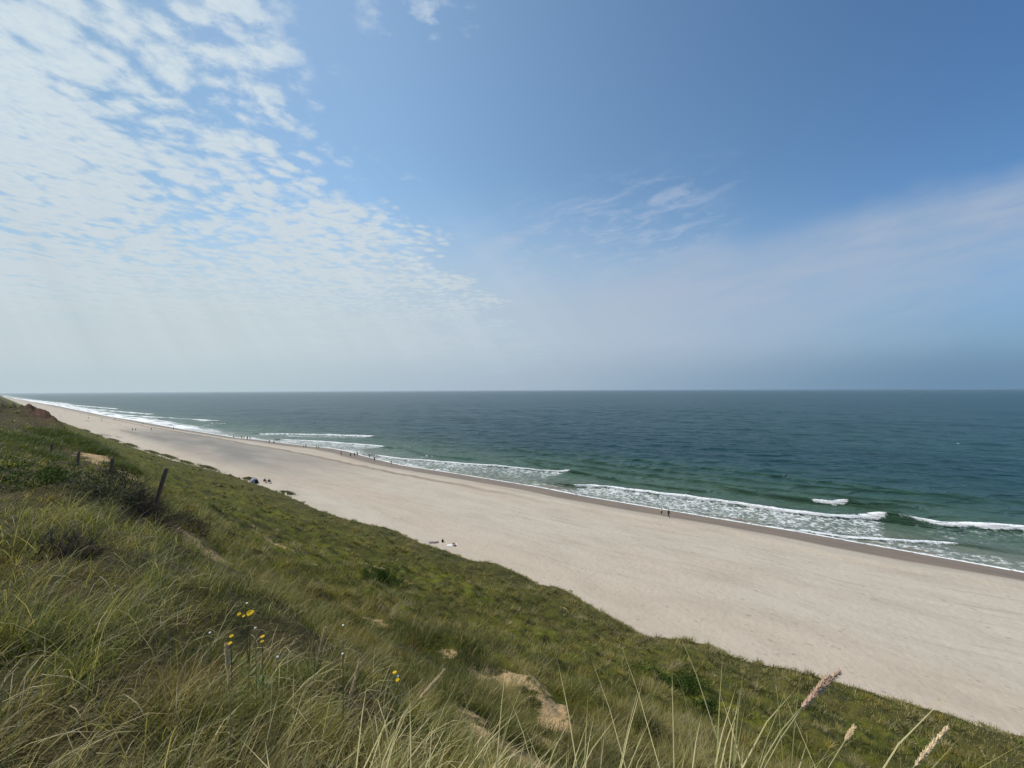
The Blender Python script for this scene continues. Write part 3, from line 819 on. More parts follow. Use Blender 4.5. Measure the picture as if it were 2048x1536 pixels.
TONES = [DARK, DARK, GREEN, GREEN, OLIVE, OLIVE, GREYB, (.20, .18, .06)]
x, y, r = scatter(9000, 5.5, 260)
fy = curve(FOOT, y) - 43.2
ok = (x > 5) & (x < 42.5 + fy) & (sandy_at(x, y) < .35) & (brown_at(x, y) < .4) & (fbm(x / 4 + 11, y / 5, 2) > -.12)
tussocks(parts_far, x[ok], y[ok], 36, .28, .60, .24, TONES, .00075)
yy = np.concatenate([rng.uniform(-22, 70, 620), rng.uniform(70, 330, 420)])
xx = curve(FOOT, yy) - .55 + rng.normal(0, .38, len(yy))
tussocks(parts_far, xx, yy, 40, .18, .40, .24, [(.20, .19, .07), (.15, .15, .05), (.24, .21, .09), GREEN], .0008)
x, y, r = scatter(1500, 1.6, 110)
ok = (x < 5.5) & (x > -18) & (sandy_at(x, y) < .4) & (brown_at(x, y) < .4) & (hollow_at(x, y) < .25)
tussocks(parts_near, x[ok], y[ok], 60, .16, .36, .13, TONES, .00062)

# bleached broken blades lying about near the lookout
x, y, r = scatter(4200, 1.1, 9)
ok = (x < 2.6) & (rng.uniform(0, 1, len(x)) < .75)
x, y, r = x[ok], y[ok], r[ok]; N = len(x)
c0 = lerp(STRAW, (.42, .38, .24), rng.uniform(0, 1, N)) * rng.uniform(.7, 1.2, N)[:, None]
emit(parts_near, x, y, np.minimum(rng.uniform(.22, .6, N), .05 + .25 * r), rng.uniform(.0032, .0062, N), WIND + rng.normal(0, 1.2, N), np.abs(rng.normal(.35, .3, N)), rng.uniform(1.0, 2.6, N), c0, c0 * 1.05)

# (d) the seaward slope: short heath and moss with darker tussocks, marram again along the front
x, y, r = scatter(640000, 5.0, 420)
fy = curve(FOOT, y) - 43.2
ok = (x > 4.2) & (x < 43.5 + fy + .5 * fbm(y / 1.1, x * 0 + 3, 3)) & (y < 420)
x, y, r, fy = x[ok], y[ok], r[ok], fy[ok]
front = sstep(x - fy, 27, 37)
tus = fbm(x / 1.5 + 7, y / 1.7, 3)
bigt = fbm(x / 4.5 + 70, y / 6, 3)
ok = (sandy_at(x, y) < 0.34 + rng.uniform(-.25, .34, len(x))) & (brown_at(x, y) < rng.uniform(.3, .9, len(x)))
ok &= rng.uniform(0, 1, len(x)) < np.clip(0.50 + 1.7 * tus + .35 * front, 0.06, 1)
ok &= rng.uniform(0, 1, len(x)) < 1.0
x, y, r, tus, front, bigt = x[ok], y[ok], r[ok], tus[ok], front[ok], bigt[ok]
N = len(x)
moss = moss_at(x, y) * (1 - front)
front0 = front
high = np.clip(0.35 + 1.1 * tus + 0.8 * bigt, 0.1, 1.2)
L = (0.09 + 0.30 * high + 0.30 * np.clip(tus - .12, 0, .6) + 0.06 * front) * rng.uniform(.6, 1.3, N) * (1 - .45 * np.clip(moss - high * .5, 0, 1))
w = np.maximum(rng.uniform(.003, .006, N), 0.00078 * r)
az = WIND + rng.normal(0, 1.0, N)
c0 = palette(x / 2, y / 2, N)
c0 = lerp((1, 1, 1), (1, 1, 1), np.zeros(N)) * c0
mk = np.clip(moss * 1.1 - .8 * np.clip(tus + bigt, 0, 1), 0, .9)[:, None]
c0 = c0 * (1 - mk) + np.array(MOSS) * mk
dk_ = np.clip(2.2 * tus + 1.2 * bigt - .25, 0, .85)[:, None]
c0 = c0 * (1 - dk_) + np.array((.036, .052, .012)) * dk_
fk = (0.72 * front * np.clip(.8 + 1.1 * bigt, 0, 1))[:, None]
c0 = c0 * (1 - fk) + np.array((.235, .205, .072)) * fk
gk = np.clip(3.2 * fbm(x / 1.9 - 33, y / 2.3, 3) - .55, 0, .85)[:, None]
c0 = c0 * (1 - gk) + np.array(GREYB) * .8 * gk
dry = (rng.uniform(0, 1, N) < 0.10 + .08 * front)[:, None]
c0 = np.where(dry, np.array(STRAW) * rng.uniform(.45, .8, N)[:, None], c0 * rng.uniform(.65, 1.35, N)[:, None])
emit(parts_far, x, y, L, w, az, np.abs(rng.normal(0.2, .22, N)) + .2 * front0, rng.uniform(.2, 1.2, N) + .5 * front0, c0, c0 * .8 + np.array(STRAW) * .12, 3)

# (e) tufts on the young dunes that stand on the beach at the foot, and shaggy tufts behind the posts
for mx, my, rx, ry, h in MOUNDS:
    n = int(1500 + 60 * ry)
    x = mx + .25 + rng.normal(0, .48, n) * rx; y = my + rng.normal(0, .52, n) * ry
    ok = fbm(x / .9, y / 1.6, 2) > -.22
    x, y = x[ok], y[ok]; n = len(x)
    r_ = np.hypot(x, y)
    c0 = lerp((.075, .085, .035), (.15, .14, .07), rng.uniform(0, 1, n))
    emit(parts_far, x, y, rng.uniform(.22, .5, n), np.maximum(.006, .0008 * r_), WIND + rng.normal(0, 1.2, n), np.abs(rng.normal(.3, .25, n)), rng.uniform(.4, 1.4, n), c0, c0 * 1.2, 3)
for cx, cy, n, s_, l_ in ((5.2, 55, 2600, .75, 1.0), (5.6, 47, 1800, .6, .9), (5.3, 36, 1200, .5, .7), (2.0, 50, 1400, .9, .8), (4.2, 66, 1600, 1.0, .8), (2.2, 36, 900, .6, .6), (3.1, 22, 700, .5, .6), (3.3, 17.5, 600, .45, .6),
                          (0.2, 24, 900, .8, .6), (-1.5, 34, 900, 1.2, .7), (0.5, 44, 900, 1.2, .7)):
    x = cx + rng.normal(0, s_, n); y = cy + rng.normal(0, s_ * 1.6, n)
    r_ = np.hypot(x, y)
    c0 = lerp(DARK, (.09, .105, .04), rng.uniform(0, 1, n))
    emit(parts_near, x, y, rng.uniform(.45, 1, n) * l_, np.maximum(.004, .0006 * r_), WIND + rng.normal(0, 1.1, n), np.abs(rng.normal(.3, .25, n)), rng.uniform(.3, 1.2, n), c0, c0 * 1.15)
flush(parts_near, 'crest_grass', grass_mat, 'long wind-bent grass in green, rust and straw covering the near crest', 'grass')
flush(parts_far, 'slope_grass', grass_mat, 'low olive grass and moss covering the slope down to the beach', 'grass')

# ------------------------------------------------------------------ things: helpers
def ground(x, y):
    return float(np.maximum(dune_z(np.array([x]), np.array([y])), beach_z(np.array([x]), np.array([y])))[0])


def thing(name, label, cat, loc, rotz=0.0, group=None):
    o = bpy.data.objects.new(name, None)
    col.objects.link(o)
    o.location = loc; o.rotation_euler = (0, 0, rotz); o.empty_display_size = 0.1
    o['label'] = label; o['category'] = cat
    if group:
        o['group'] = group
    return o


def lathe_path(path, radii, sides=8, flat=1.0, cap=True):
    """tube along a path of 3-D points; returns verts, quads, tris"""
    path = [Vector(p) for p in path]
    V = []; Q = []; T = []
    n = len(path)
    ref = Vector((0.31, 0.95, 0.05))
    for i, p in enumerate(path):
        t = (path[min(i + 1, n - 1)] - path[max(i - 1, 0)]).normalized()
        s_ = t.cross(ref)
        if s_.length < 1e-3:
            s_ = t.cross(Vector((1, 0, 0)))
        s_.normalize(); b_ = t.cross(s_).normalized()
        for k in range(sides):
            a_ = 2 * math.pi * k / sides
            V.append(p + radii[i] * (math.cos(a_) * s_ + flat * math.sin(a_) * b_))
    for i in range(n - 1):
        for k in range(sides):
            k2 = (k + 1) % sides
            Q.append((i * sides + k, i * sides + k2, (i + 1) * sides + k2, (i + 1) * sides + k))
    if cap:
        for i, fl in ((0, True), (n - 1, False)):
            c_ = len(V); V.append(path[i])
            for k in range(sides):
                k2 = (k + 1) % sides
                tri = (i * sides + k2, i * sides + k, c_) if fl else (i * sides + k, i * sides + k2, c_)
                T.append(tri)
    return V, Q, T


class MB:
    """collects shapes for one mesh object"""
    def __init__(self):
        self.v = []; self.f = []
    def add(self, V, *F):
        o_ = len(self.v)
        self.v += [tuple(p) for p in V]
        for fl in F:
            self.f += [tuple(i + o_ for i in f) for f in fl]
        return self
    def tube(self, path, radii, sides=8, flat=1.0):
        return self.add(*lathe_path(path, radii, sides, flat))
    def box(self, c, d, rot=None):
        V = []
        for z in (-.5, .5):
            for y, x in ((-.5, -.5), (-.5, .5), (.5, .5), (.5, -.5)):
                p = Vector((x * d[0], y * d[1], z * d[2]))
                if rot is not None:
                    p = rot @ p
                V.append(Vector(c) + p)
        return self.add(V, [(3, 2, 1, 0), (4, 5, 6, 7), (0, 1, 5, 4), (1, 2, 6, 5), (2, 3, 7, 6), (3, 0, 4, 7)])
    def build(self, name, mat, parent=None, smooth=True):
        me = bpy.data.meshes.new(name)
        me.from_pydata(self.v, [], self.f)
        if smooth:
            me.polygons.foreach_set('use_smooth', np.ones(len(me.polygons), bool))
        me.materials.append(mat); me.update()
        o = bpy.data.objects.new(name, me)
        col.objects.link(o)
        if parent:
            o.parent = parent
        return o


R_ = random.Random(4)

# ------------------------------------------------------------------ fence posts on the crest
def wood_material():
    m, n, out = new_mat("weathered_wood")
    g = n.new('ShaderNodeTexCoord').outputs['Object']
    f = n.noise(n.vmul(g, (18, 18, 1.6)), 2.0, 5, 0.6)
    k = n.noise(g, 5.0, 3)
    c = n.mix(f, (0.075, 0.050, 0.032), (0.27, 0.19, 0.125))
    c = n.mix(n.mul(n.smooth(k, .5, .7), .5), c, (0.10, 0.105, 0.06))
    principled(n, out, c, 0.85, 0.2, bump(n, f, 0.7, 0.02))
    return m


wood = wood_material()
wire_mat = simple_mat("rusty_wire", (0.10, 0.06, 0.04), 0.6, 0.4)


def post(x, y, h, r, lean, label, notch):
    z = ground(x, y)
    t = thing('fence_post', label, 'post', (x, y, z), 0, 'old wooden posts along the cliff edge')
    lv = Vector(lean)
    n = 9
    path = [Vector((0, 0, -.35)) + (lv + Vector((0, 0, 1))) * ((h + .35) * i / (n - 1)) for i in range(n)]
    rad = [r * (1.06 - .10 * i / (n - 1)) * R_.uniform(.95, 1.05) for i in range(n)]
    path.append(path[-1] + Vector((r * .25, 0, .012))); rad.append(r * notch)
    MB().tube(path, rad, 11).build('shaft', wood, t)
    for hh in (.30 * h, .72 * h):
        c = (lv + Vector((0, 0, 1))) * hh
        pts = [c + Vector((math.cos(a_) * r * 1.05, math.sin(a_) * r * 1.05, .004 * math.sin(3 * a_))) for a_ in np.linspace(0, 2 * math.pi, 15)]
        MB().tube(pts, [.0035] * 15, 5).build('wire_loop', wire_mat, t)
    return t


post(2.52, 13.91, 1.20, .050, (.17, -.23, 0), 'tall weathered post leaning to the right above the eroded hollow', .62)
post(3.66, 28.1, .82, .075, (.015, -.03, 0), 'short upright wooden post between the leaning post and the thin one', .8)
post(2.72, 30.98, .88, .062, (.07, .05, 0), 'thin wooden post in front of the pale sandy hollow', .7)
post(2.36, 39.46, .62, .070, (.0, .02, 0), 'small stump of a post farthest along the cliff edge', .85)

# ------------------------------------------------------------------ shrubs and dead brush
def leaf_material(name, c0, c1):
    m, n, out = new_mat(name)
    rnd = n.attr('tint', 'Color')
    p = n.new('ShaderNodeBsdfPrincipled')
    n.put(p.inputs['Base Color'], rnd); p.inputs['Roughness'].default_value = .65; p.inputs['Specular IOR Level'].default_value = .15
    t = n.new('ShaderNodeBsdfTranslucent'); n.put(t.inputs[0], rnd)
    x = n.new('ShaderNodeMixShader'); x.inputs[0].default_value = .3
    n.put(x.inputs[1], p.outputs[0]); n.put(x.inputs[2], t.outputs[0]); n.put(out.inputs[0], x.outputs[0])
    return m


leaf_mat = leaf_material("shrub_leaf", None, None)
twig_mat = simple_mat("twig_bark", (0.075, 0.055, 0.042), 0.9, 0.1)
grey_twig_mat = simple_mat("dead_twig", (0.11, 0.088, 0.075), 0.9, 0.1)


def shrub(x, y, rx, ry, h, n, size, c0, c1, label):
    z = ground(x, y) - .05
    t = thing('shrub', label, 'shrub', (x, y, z))
    lob = [(R_.gauss(0, .45) * rx, R_.gauss(0, .45) * ry, h * R_.uniform(.12, .70), R_.uniform(.22, .55)) for _ in range(15)]
    P_ = []
    for i in range(n):
        cx, cy, cz, rr = lob[i % len(lob)]
        d = rng.normal(0, 1, 3); d /= np.linalg.norm(d); q = rr * rng.uniform(.35, 1.0) ** .6
        P_.append((cx + d[0] * q * rx, cy + d[1] * q * ry, cz + d[2] * q * h))
    P_ = np.array(P_)
    gz_ = dune_z(x + P_[:, 0], y + P_[:, 1]) - z
    P_[:, 2] = np.maximum(gz_ + .03, gz_ * .75 + P_[:, 2])
    a_ = rng.normal(0, 1, (n, 3)); a_ /= np.linalg.norm(a_, axis=1)[:, None]
    b_ = np.cross(a_, rng.normal(0, 1, (n, 3))); b_ /= np.linalg.norm(b_, axis=1)[:, None]
    s_ = (size * rng.uniform(.6, 1.3, n))[:, None]
    V = np.stack([P_ - a_ * s_, P_ - b_ * s_ * .5, P_ + a_ * s_, P_ + b_ * s_ * .5], 1).reshape(-1, 3)
    C = np.repeat(lerp(c0, c1, rng.uniform(0, 1, n)), 4, 0)
    o = make_mesh('foliage', V, [np.arange(n * 4).reshape(-1, 4)], leaf_mat, {'tint': C}, smooth=False)
    o.parent = t
    st = MB()
    for cx, cy, cz, rr in lob:
        gz = ground(x + cx * .2, y + cy * .2) - z
        st.tube([(cx * .2, cy * .2, gz - .05), (cx * .6, cy * .6, cz * .6 + gz * .6), (cx, cy, cz + gz * .75)], [.022, .014, .006], 5)
    st.build('stem', twig_mat, t)
    return t


shrub(16.95, 23.75, 1.2, 1.4, 1.75, 4200, .052, (.030, .060, .008), (.070, .115, .014), 'round dark green shrub alone on the mossy slope beside a sandy scrape')
shrub(23.1, 5.7, 2.2, 1.5, .75, 4800, .050, (.026, .052, .007), (.060, .100, .012), 'broad dark green bush low on the slope below the foreground seed heads')
shrub(19.6, 3.6, 1.0, .8, .6, 1300, .050, (.020, .040, .006), (.048, .080, .012), 'small near-black bush just uphill of the broad dark green bush')
shrub(.75, 15.3, .9, 1.7, .55, 3000, .030, (.026, .050, .008), (.075, .110, .020), 'leafy rose thicket at the left edge of the crest')
shrub(1.6, 13.4, .8, 1.2, .5, 2400, .026, (.040, .055, .025), (.085, .090, .045), 'greyish green scrub between the rose thicket and the leaning post')


shrub(2.2, 14.6, .55, .8, .75, 2200, .022, (.018, .022, .008), (.045, .045, .02), 'dark scrub growing just behind the foot of the leaning post')


def brush(x, y, n, rx, ry, h, mat, label, size=.006):
    z = ground(x, y)
    t = thing('dead_brush', label, 'dead brush', (x, y, z))
    b = MB()
    for i in range(n):
        px_, py_ = R_.gauss(0, .5) * rx, R_.gauss(0, .5) * ry
        p = Vector((px_, py_, ground(x + px_, y + py_) - z))
        d = Vector((R_.gauss(.2, .7), R_.gauss(-.2, .7), R_.uniform(.2, 1.0))).normalized()
        pts = [p]; L_ = R_.uniform(.4, 1.1) * h
        for k in range(4):
            d = (d + Vector((R_.gauss(0, .35), R_.gauss(0, .35), R_.gauss(-.05, .3)))).normalized()
            pts.append(pts[-1] + d * L_ / 4)
        b.tube(pts, [size, size * .9, size * .75, size * .5, size * .25], 4)
    b.build('twigs', mat, t, False)
    return t


brush(2.45, 13.2, 720, .62, .95, .8, twig_mat, 'tangle of dark dead twigs around the foot of the leaning post')
brush(3.9, 16.2, 260, .45, .6, .55, twig_mat, 'dark clump of dead brush on the lip behind the leaning post', .009)
brush(.55, 6.5, 160, .16, .2, .35, twig_mat, 'small black dead bush among grass on the near crest', .005)
brush(.45, 7.4, 420, .42, .42, .25, grey_twig_mat, 'patch of grey dry heather twigs on the near crest', .004)

# ------------------------------------------------------------------ seed heads of marram
def ear_material(name, color):
    m, n, out = new_mat(name)
    c = n.mix(n.noise(n.new('ShaderNodeTexCoord').outputs['Object'], 70.0, 3), tuple(q * .7 for q in color), tuple(min(1, q * 1.3) for q in color))
    p = principled(n, out, c, .8, .1)
    t = n.new('ShaderNodeBsdfTranslucent'); n.put(t.inputs[0], c)
    x = n.new('ShaderNodeMixShader'); x.inputs[0].default_value = .15
    n.put(x.inputs[1], p.outputs[0]); n.put(x.inputs[2], t.outputs[0]); n.put(out.inputs[0], x.outputs[0])
    return m


ear_mat = ear_material("ripe_ear", (0.72, 0.56, 0.34))
pink_ear_mat = ear_material("mauve_ear", (0.58, 0.40, 0.28))
stalk_mat = simple_mat("straw_stalk", (0.27, 0.25, 0.11), 0.6, 0.25, .3, 30)


def seed_head(base, tip, r, mat, label, root):
    base, tip = Vector(base), Vector(tip)
    rx_, ry_ = root
    g = Vector((rx_, ry_, ground(rx_, ry_) - .03))
    t = thing('seed_head', label, 'grass seed head', tuple(g), 0, 'ripe marram seed heads in the foreground')
    d = tip - base; L_ = d.length; d.normalize()
    ctrl = base - d * ((base - g).length * .55)
    pts = []
    for i in range(9):
        f = i / 8
        pts.append((g * (1 - f) ** 2 + ctrl * 2 * f * (1 - f) + base * f * f) - g)
    MB().tube(pts, [.0026 - .0009 * i / 8 for i in range(9)], 6).build('stalk', stalk_mat, t)
    m = MB()
    n = 12
    path = [base - g + d * (L_ * i / n) + Vector((0, 0, -.02 * L_ * (i / n) ** 2)) for i in range(n + 1)]
    prof = [r * .36 * max(.04, math.sin(math.pi * min(1, .10 + .88 * (i / n))) ** .75) * (1 - .45 * i / n) for i in range(n + 1)]
    m.tube(path, prof, 8)
    s_ = d.cross(Vector((0, 0, 1))).normalized(); b_ = d.cross(s_)
    for i in range(330):                                       # spikelets
        f = R_.uniform(.01, .97); a_ = R_.uniform(0, 2 * math.pi)
        q = prof[min(n, int(f * n))]
        rad = math.cos(a_) * s_ + math.sin(a_) * b_
        p = base - g + d * (L_ * f) + rad * q * .8
        dd = (d * 1.0 + rad * R_.uniform(.12, .65)).normalized()
        l_ = R_.uniform(.009, .017) * (r / .009)
        m.tube([p, p + dd * l_ * .5, p + dd * l_], [.0008, .0012, .0002], 4)
    m.build('ear', mat, t)
    return t


for b_, t_, r, mt, lab, root in (
        ((1.114, 2.193, 26.503), (1.136, 2.164, 26.66), .0095, ear_mat, 'slim pale upright seed head below the yellow flowers, farthest of the ears', (1.06, 2.2)),
        ((.663, 2.13, 26.722), (.657, 2.139, 26.827), .0105, ear_mat, 'short fluffy brown seed head, leftmost of all the ears', (.66, 2.15)),
        ((.971, 1.63, 26.622), (.996, 1.596, 26.777), .0115, ear_mat, 'fat straw-coloured seed head leaning slightly right in mid foreground', (.92, 1.7)),
        ((1.122, 1.342, 26.658), (1.223, 1.289, 26.745), .0085, ear_mat, 'straw seed head slanting far over beside the small yellow flower pair', (1.02, 1.38)),
        ((1.493, -.001, 27.023), (1.667, -.101, 27.072), .0105, pink_ear_mat, 'large mauve seed head reaching highest at the lower right', (1.33, .12)),
        ((1.517, .001, 27.0), (1.592, -.067, 27.087), .0090, pink_ear_mat, 'mauve seed head tucked just left of the largest one', (1.36, .14)),
        ((1.627, -.265, 26.891), (1.76, -.361, 26.962), .0075, ear_mat, 'pale narrow seed head near the bottom right corner', (1.50, -.18)),
        ((1.702, -.114, 26.829), (1.722, -.140, 26.873), .0075, ear_mat, 'tiny closed bud of a seed head between the mauve pair and the corner ear', (1.62, -.02))):
    seed_head(b_, t_, r, mt, lab, root)

# ------------------------------------------------------------------ flowers in the grass
yellow_mat = simple_mat("yellow_petal", (0.80, 0.50, 0.012), 0.6, 0.2, .12, 90)
white_mat = simple_mat("white_petal", (0.74, 0.74, 0.68), 0.7, 0.2, .1, 90)
green_stem = simple_mat("flower_stem", (0.09, 0.12, 0.03), 0.6, 0.2)


def flower_head(m, c, r, nrm, petals=16, rows=2):
    nrm = Vector(nrm).normalized()
    s_ = nrm.cross(Vector((.3, .9, .1))).normalized(); b_ = nrm.cross(s_)
    for j in range(rows):
        for k in range(petals):
            a_ = 2 * math.pi * (k + .5 * j) / petals
            d = math.cos(a_) * s_ + math.sin(a_) * b_; w_ = -math.sin(a_) * s_ + math.cos(a_) * b_
            rr = r * (1 - .35 * j); up = nrm * (r * (.08 + .25 * j))
            q = r * .20
            m.add([c + d * r * .08 - w_ * q * .3, c + d * r * .08 + w_ * q * .3, c + d * rr + up + w_ * q, c + d * rr * 1.05 + up, c + d * rr + up - w_ * q], [(0, 1, 2, 3, 4)])
    V, Q, T = lathe_path([c - nrm * r * .35, c - nrm * r * .1, c + nrm * r * .16, c + nrm * r * .26], [r * .16, r * .30, r * .26, r * .08], 9)
    m.add(V, Q, T)


def flower_plant(root, heads, mat, label, cat, group, r0, name):
    g = Vector((root[0], root[1], ground(*root) - .02))
    t = thing(name, label, cat, tuple(g), 0, group)
    st = MB()
    fork = Vector((heads[0][0], heads[0][1], heads[0][2])) * .45 + g * .55 - g
    for hx, hy, hz in heads:
        h = Vector((hx, hy, hz)) - g
        st.tube([Vector((0, 0, 0)), fork * .6, fork, h * .6 + fork * .4 + Vector((0, 0, .03)), h], [.0022, .0021, .0018, .0015, .0012], 5)
    for k in range(5):
        a_ = R_.uniform(0, 6.28); d = Vector((math.cos(a_), math.sin(a_), .5)); w_ = Vector((-math.sin(a_), math.cos(a_), 0))
        p = fork * R_.uniform(.1, .8)
        st.add([p, p + d * .04 + w_ * .008, p + d * .08, p + d * .04 - w_ * .008], [(0, 1, 2, 3)])
    st.build('stem', green_stem, t)
    for hx, hy, hz in heads:
        m = MB()
        toc = Vector((-hx, -hy, 0)).normalized()
        flower_head(m, Vector((hx, hy, hz)) - g, r0 * R_.uniform(.8, 1.1), toc * .5 + Vector((R_.uniform(-.3, .3), R_.uniform(-.3, .3), 1)))
        m.build('flower_head', mat, t, False)
        r0 = min(r0, .0095)


GF = 'yellow flowers in the foreground grass'
flower_plant((1.0, 2.85), [(.963, 2.734, 26.631), (.959, 2.823, 26.584), (.961, 2.904, 26.568), (1.0, 2.80, 26.60)], yellow_mat, 'yellow flower with the biggest bloom, highest of the yellow plants', 'flower', GF, .0170, 'yellow_flower')
flower_plant((.87, 2.72), [(.858, 2.707, 26.554), (.852, 2.707, 26.516)], yellow_mat, 'pair of small yellow blooms lower left of the biggest bloom', 'flower', GF, .0115, 'yellow_flower')
flower_plant((1.02, 2.68), [(1.009, 2.671, 26.487), (1.008, 2.673, 26.457)], yellow_mat, 'two small yellow blooms one above the other, lower right of the biggest bloom', 'flower', GF, .0115, 'yellow_flower')
flower_plant((1.31, 1.75), [(1.308, 1.763, 26.482), (1.286, 1.709, 26.479)], yellow_mat, 'two yellow blooms standing apart beside the slanting straw seed head', 'flower', GF, .0115, 'yellow_flower')
for x_, y_, z_, lab in ((.816, 2.932, 26.513, 'small white bloom to the left of the yellow flowers'), (.976, 2.379, 26.501, 'small white bloom below the pair of stacked yellow blooms'), (1.359, 2.366, 26.495, 'small white bloom to the right of the slim pale seed head'),
                        (1.303, 2.273, 26.382, 'white bloom low in the grass right of the slim seed head'), (1.314, 1.745, 26.466, 'white bloom between the two yellow blooms standing apart'), (1.07, 3.093, 26.529, 'white bloom just above the biggest yellow bloom'),
                        (.98, 2.70, 26.545, 'white bloom just under the biggest yellow bloom')):
    flower_plant((x_ + .02, y_ + .02), [(x_, y_, z_)], white_mat, lab, 'flower', 'small white flowers in the foreground grass', .0065, 'white_flower')

# ------------------------------------------------------------------ people
BONES = {}


def person_mesh(key, J, E, lab):
    """J: name -> (x, y, z, radius); E: edges, pelvis first; returns body mesh and garment meshes"""
    names = list(J)
    me = bpy.data.meshes.new('person_base_' + key)
    me.from_pydata([J[n][:3] for n in names], [(names.index(a_), names.index(b_)) for a_, b_ in E], [])
    o = bpy.data.objects.new('person_base_' + key, me)
    col.objects.link(o)
    sk = o.modifiers.new('skin', 'SKIN')
    for i, n in enumerate(names):
        d = me.skin_vertices[0].data[i]
        d.radius = (J[n][3], J[n][3] * (J[n][4] if len(J[n]) > 4 else 1))
        d.use_root = (i == 0)
    sub = o.modifiers.new('sub', 'SUBSURF'); sub.levels = 1; sub.render_levels = 1
    dg = bpy.context.evaluated_depsgraph_get()
    body = bpy.data.meshes.new_from_object(o.evaluated_get(dg))
    bpy.data.objects.remove(o); bpy.data.meshes.remove(me)
    n = len(body.vertices)
    co = np.empty(n * 3); body.vertices.foreach_get('co', co); co = co.reshape(-1, 3)
    nr = np.empty(n * 3); body.vertices.foreach_get('normal', nr); nr = nr.reshape(-1, 3)
    best = np.full(n, 9.); which = np.zeros(n, int); tpar = np.zeros(n)
    for k, (a_, b_) in enumerate(E):
        A, B = np.array(J[a_][:3]), np.array(J[b_][:3])
        t = np.clip(((co - A) @ (B - A)) / max(1e-9, (B - A) @ (B - A)), 0, 1)
        d = np.linalg.norm(co - (A + t[:, None] * (B - A)), axis=1) - 0.5 * (J[a_][3] + J[b_][3])
        c = d < best
        best[c] = d[c]; which[c] = k; tpar[c] = t[c]
    out = {}
    faces = [tuple(p.vertices) for p in body.polygons]
    for gname, rule, offs in lab:
        sel = np.array([rule(E[which[i]], tpar[i], co[i]) for i in range(n)])
        fs = [f for f in faces if (any if gname != 'hair' else all)(sel[j] for j in f)]
        used = sorted({j for f in fs for j in f}); mp = {j: i for i, j in enumerate(used)}
        if not used:
            continue
        gm = bpy.data.meshes.new(gname)
        gm.from_pydata([tuple(co[j] + nr[j] * offs) for j in used], [], [tuple(mp[j] for j in f) for f in fs])
        gm.polygons.foreach_set('use_smooth', np.ones(len(gm.polygons), bool))
        out[gname] = gm
    body.polygons.foreach_set('use_smooth', np.ones(len(body.polygons), bool))
    body.name = 'body'
    return body, out


def skeleton(swing=0.0, arm=0.0, sit=False, lie=False):
    J = {'pelvis': (0, 0, .94, .135, .8), 'waist': (0, 0, 1.10, .125, .8), 'chest': (0, 0, 1.30, .150, .75), 'collar': (0, 0, 1.44, .085, .9),
         'neck': (0, .008, 1.50, .050), 'jaw': (0, .034, 1.57, .064, 1.1), 'skull': (0, .022, 1.645, .088, 1.12), 'crown': (0, .008, 1.715, .062, 1.15), 'nose': (0, .128, 1.615, .013)}
    E = [('pelvis', 'waist'), ('waist', 'chest'), ('chest', 'collar'), ('collar', 'neck'), ('neck', 'jaw'), ('jaw', 'skull'), ('skull', 'crown'), ('jaw', 'nose')]
    for s, nm in ((-1, 'a'), (1, 'b')):
        w = swing * s
        hip = (s * .085, 0, .89)
        if sit:
            hip = (s * .09, .03, .90); kn = (s * .14, .45, .98); an = (s * .15, .62, .50); to = (s * .16, .77, .456)
        else:
            kn = (s * .095, .45 * math.sin(w) + .02, .89 - .42 * math.cos(w)); an = (s * .10, kn[1] + .42 * math.sin(w - .25 * abs(swing) * (1.6 if w < 0 else .2)), kn[2] - .41 * math.cos(w - .2))
            an = (an[0], an[1], max(.075, an[2] if w < 0 else .075)); to = (s * .11, an[1] + .15, max(.03, an[2] - .045))
        J['hip' + nm] = (*hip, .092); J['knee' + nm] = (*kn, .060); J['ankle' + nm] = (*an, .040); J['toe' + nm] = (*to, .034)
        E += [('pelvis', 'hip' + nm), ('hip' + nm, 'knee' + nm), ('knee' + nm, 'ankle' + nm), ('ankle' + nm, 'toe' + nm)]
        q = -w * .9 + arm * s
        sh = (s * .175, 0, 1.41)
        if sit:
            el = (s * .25, .06, 1.14); wr = (s * .22, .28, 1.08)
        elif lie:
            el = (s * .30, .02, 1.18); wr = (s * .33, .03, .95)
        else:
            el = (s * .225, .28 * math.sin(q), 1.41 - .28 * math.cos(q)); wr = (s * .24, el[1] + .25 * math.sin(q + .3), el[2] - .25 * math.cos(q + .3))
        J['shoulder' + nm] = (*sh, .058); J['elbow' + nm] = (*el, .043); J['wrist' + nm] = (*wr, .028)
        d = Vector(wr) - Vector(el); d.normalize()
        pm = Vector(wr) + d * .055
        J['palm' + nm] = (*pm, .030, .55)
        E += [('chest', 'shoulder' + nm), ('shoulder' + nm, 'elbow' + nm), ('elbow' + nm, 'wrist' + nm), ('wrist' + nm, 'palm' + nm)]
        for k, l_ in enumerate((.062, .075, .070, .055)):
            side = Vector((0, 1, 0)) if abs(d.y) < .8 else Vector((1, 0, 0))
            p = pm + d * l_ + side * (.024 - .016 * k)
            J['finger%d' % k + nm] = (*p, .0085)
            E += [('palm' + nm, 'finger%d' % k + nm)]
        p = pm + Vector((0, .045, 0)) + d * .012
        J['thumb' + nm] = (*p, .010); E += [('palm' + nm, 'thumb' + nm)]
    if lie:
        J = {k: (v[0], v[2] - .94, -v[1] + .11, *v[3:]) for k, v in J.items()}
    return J, E


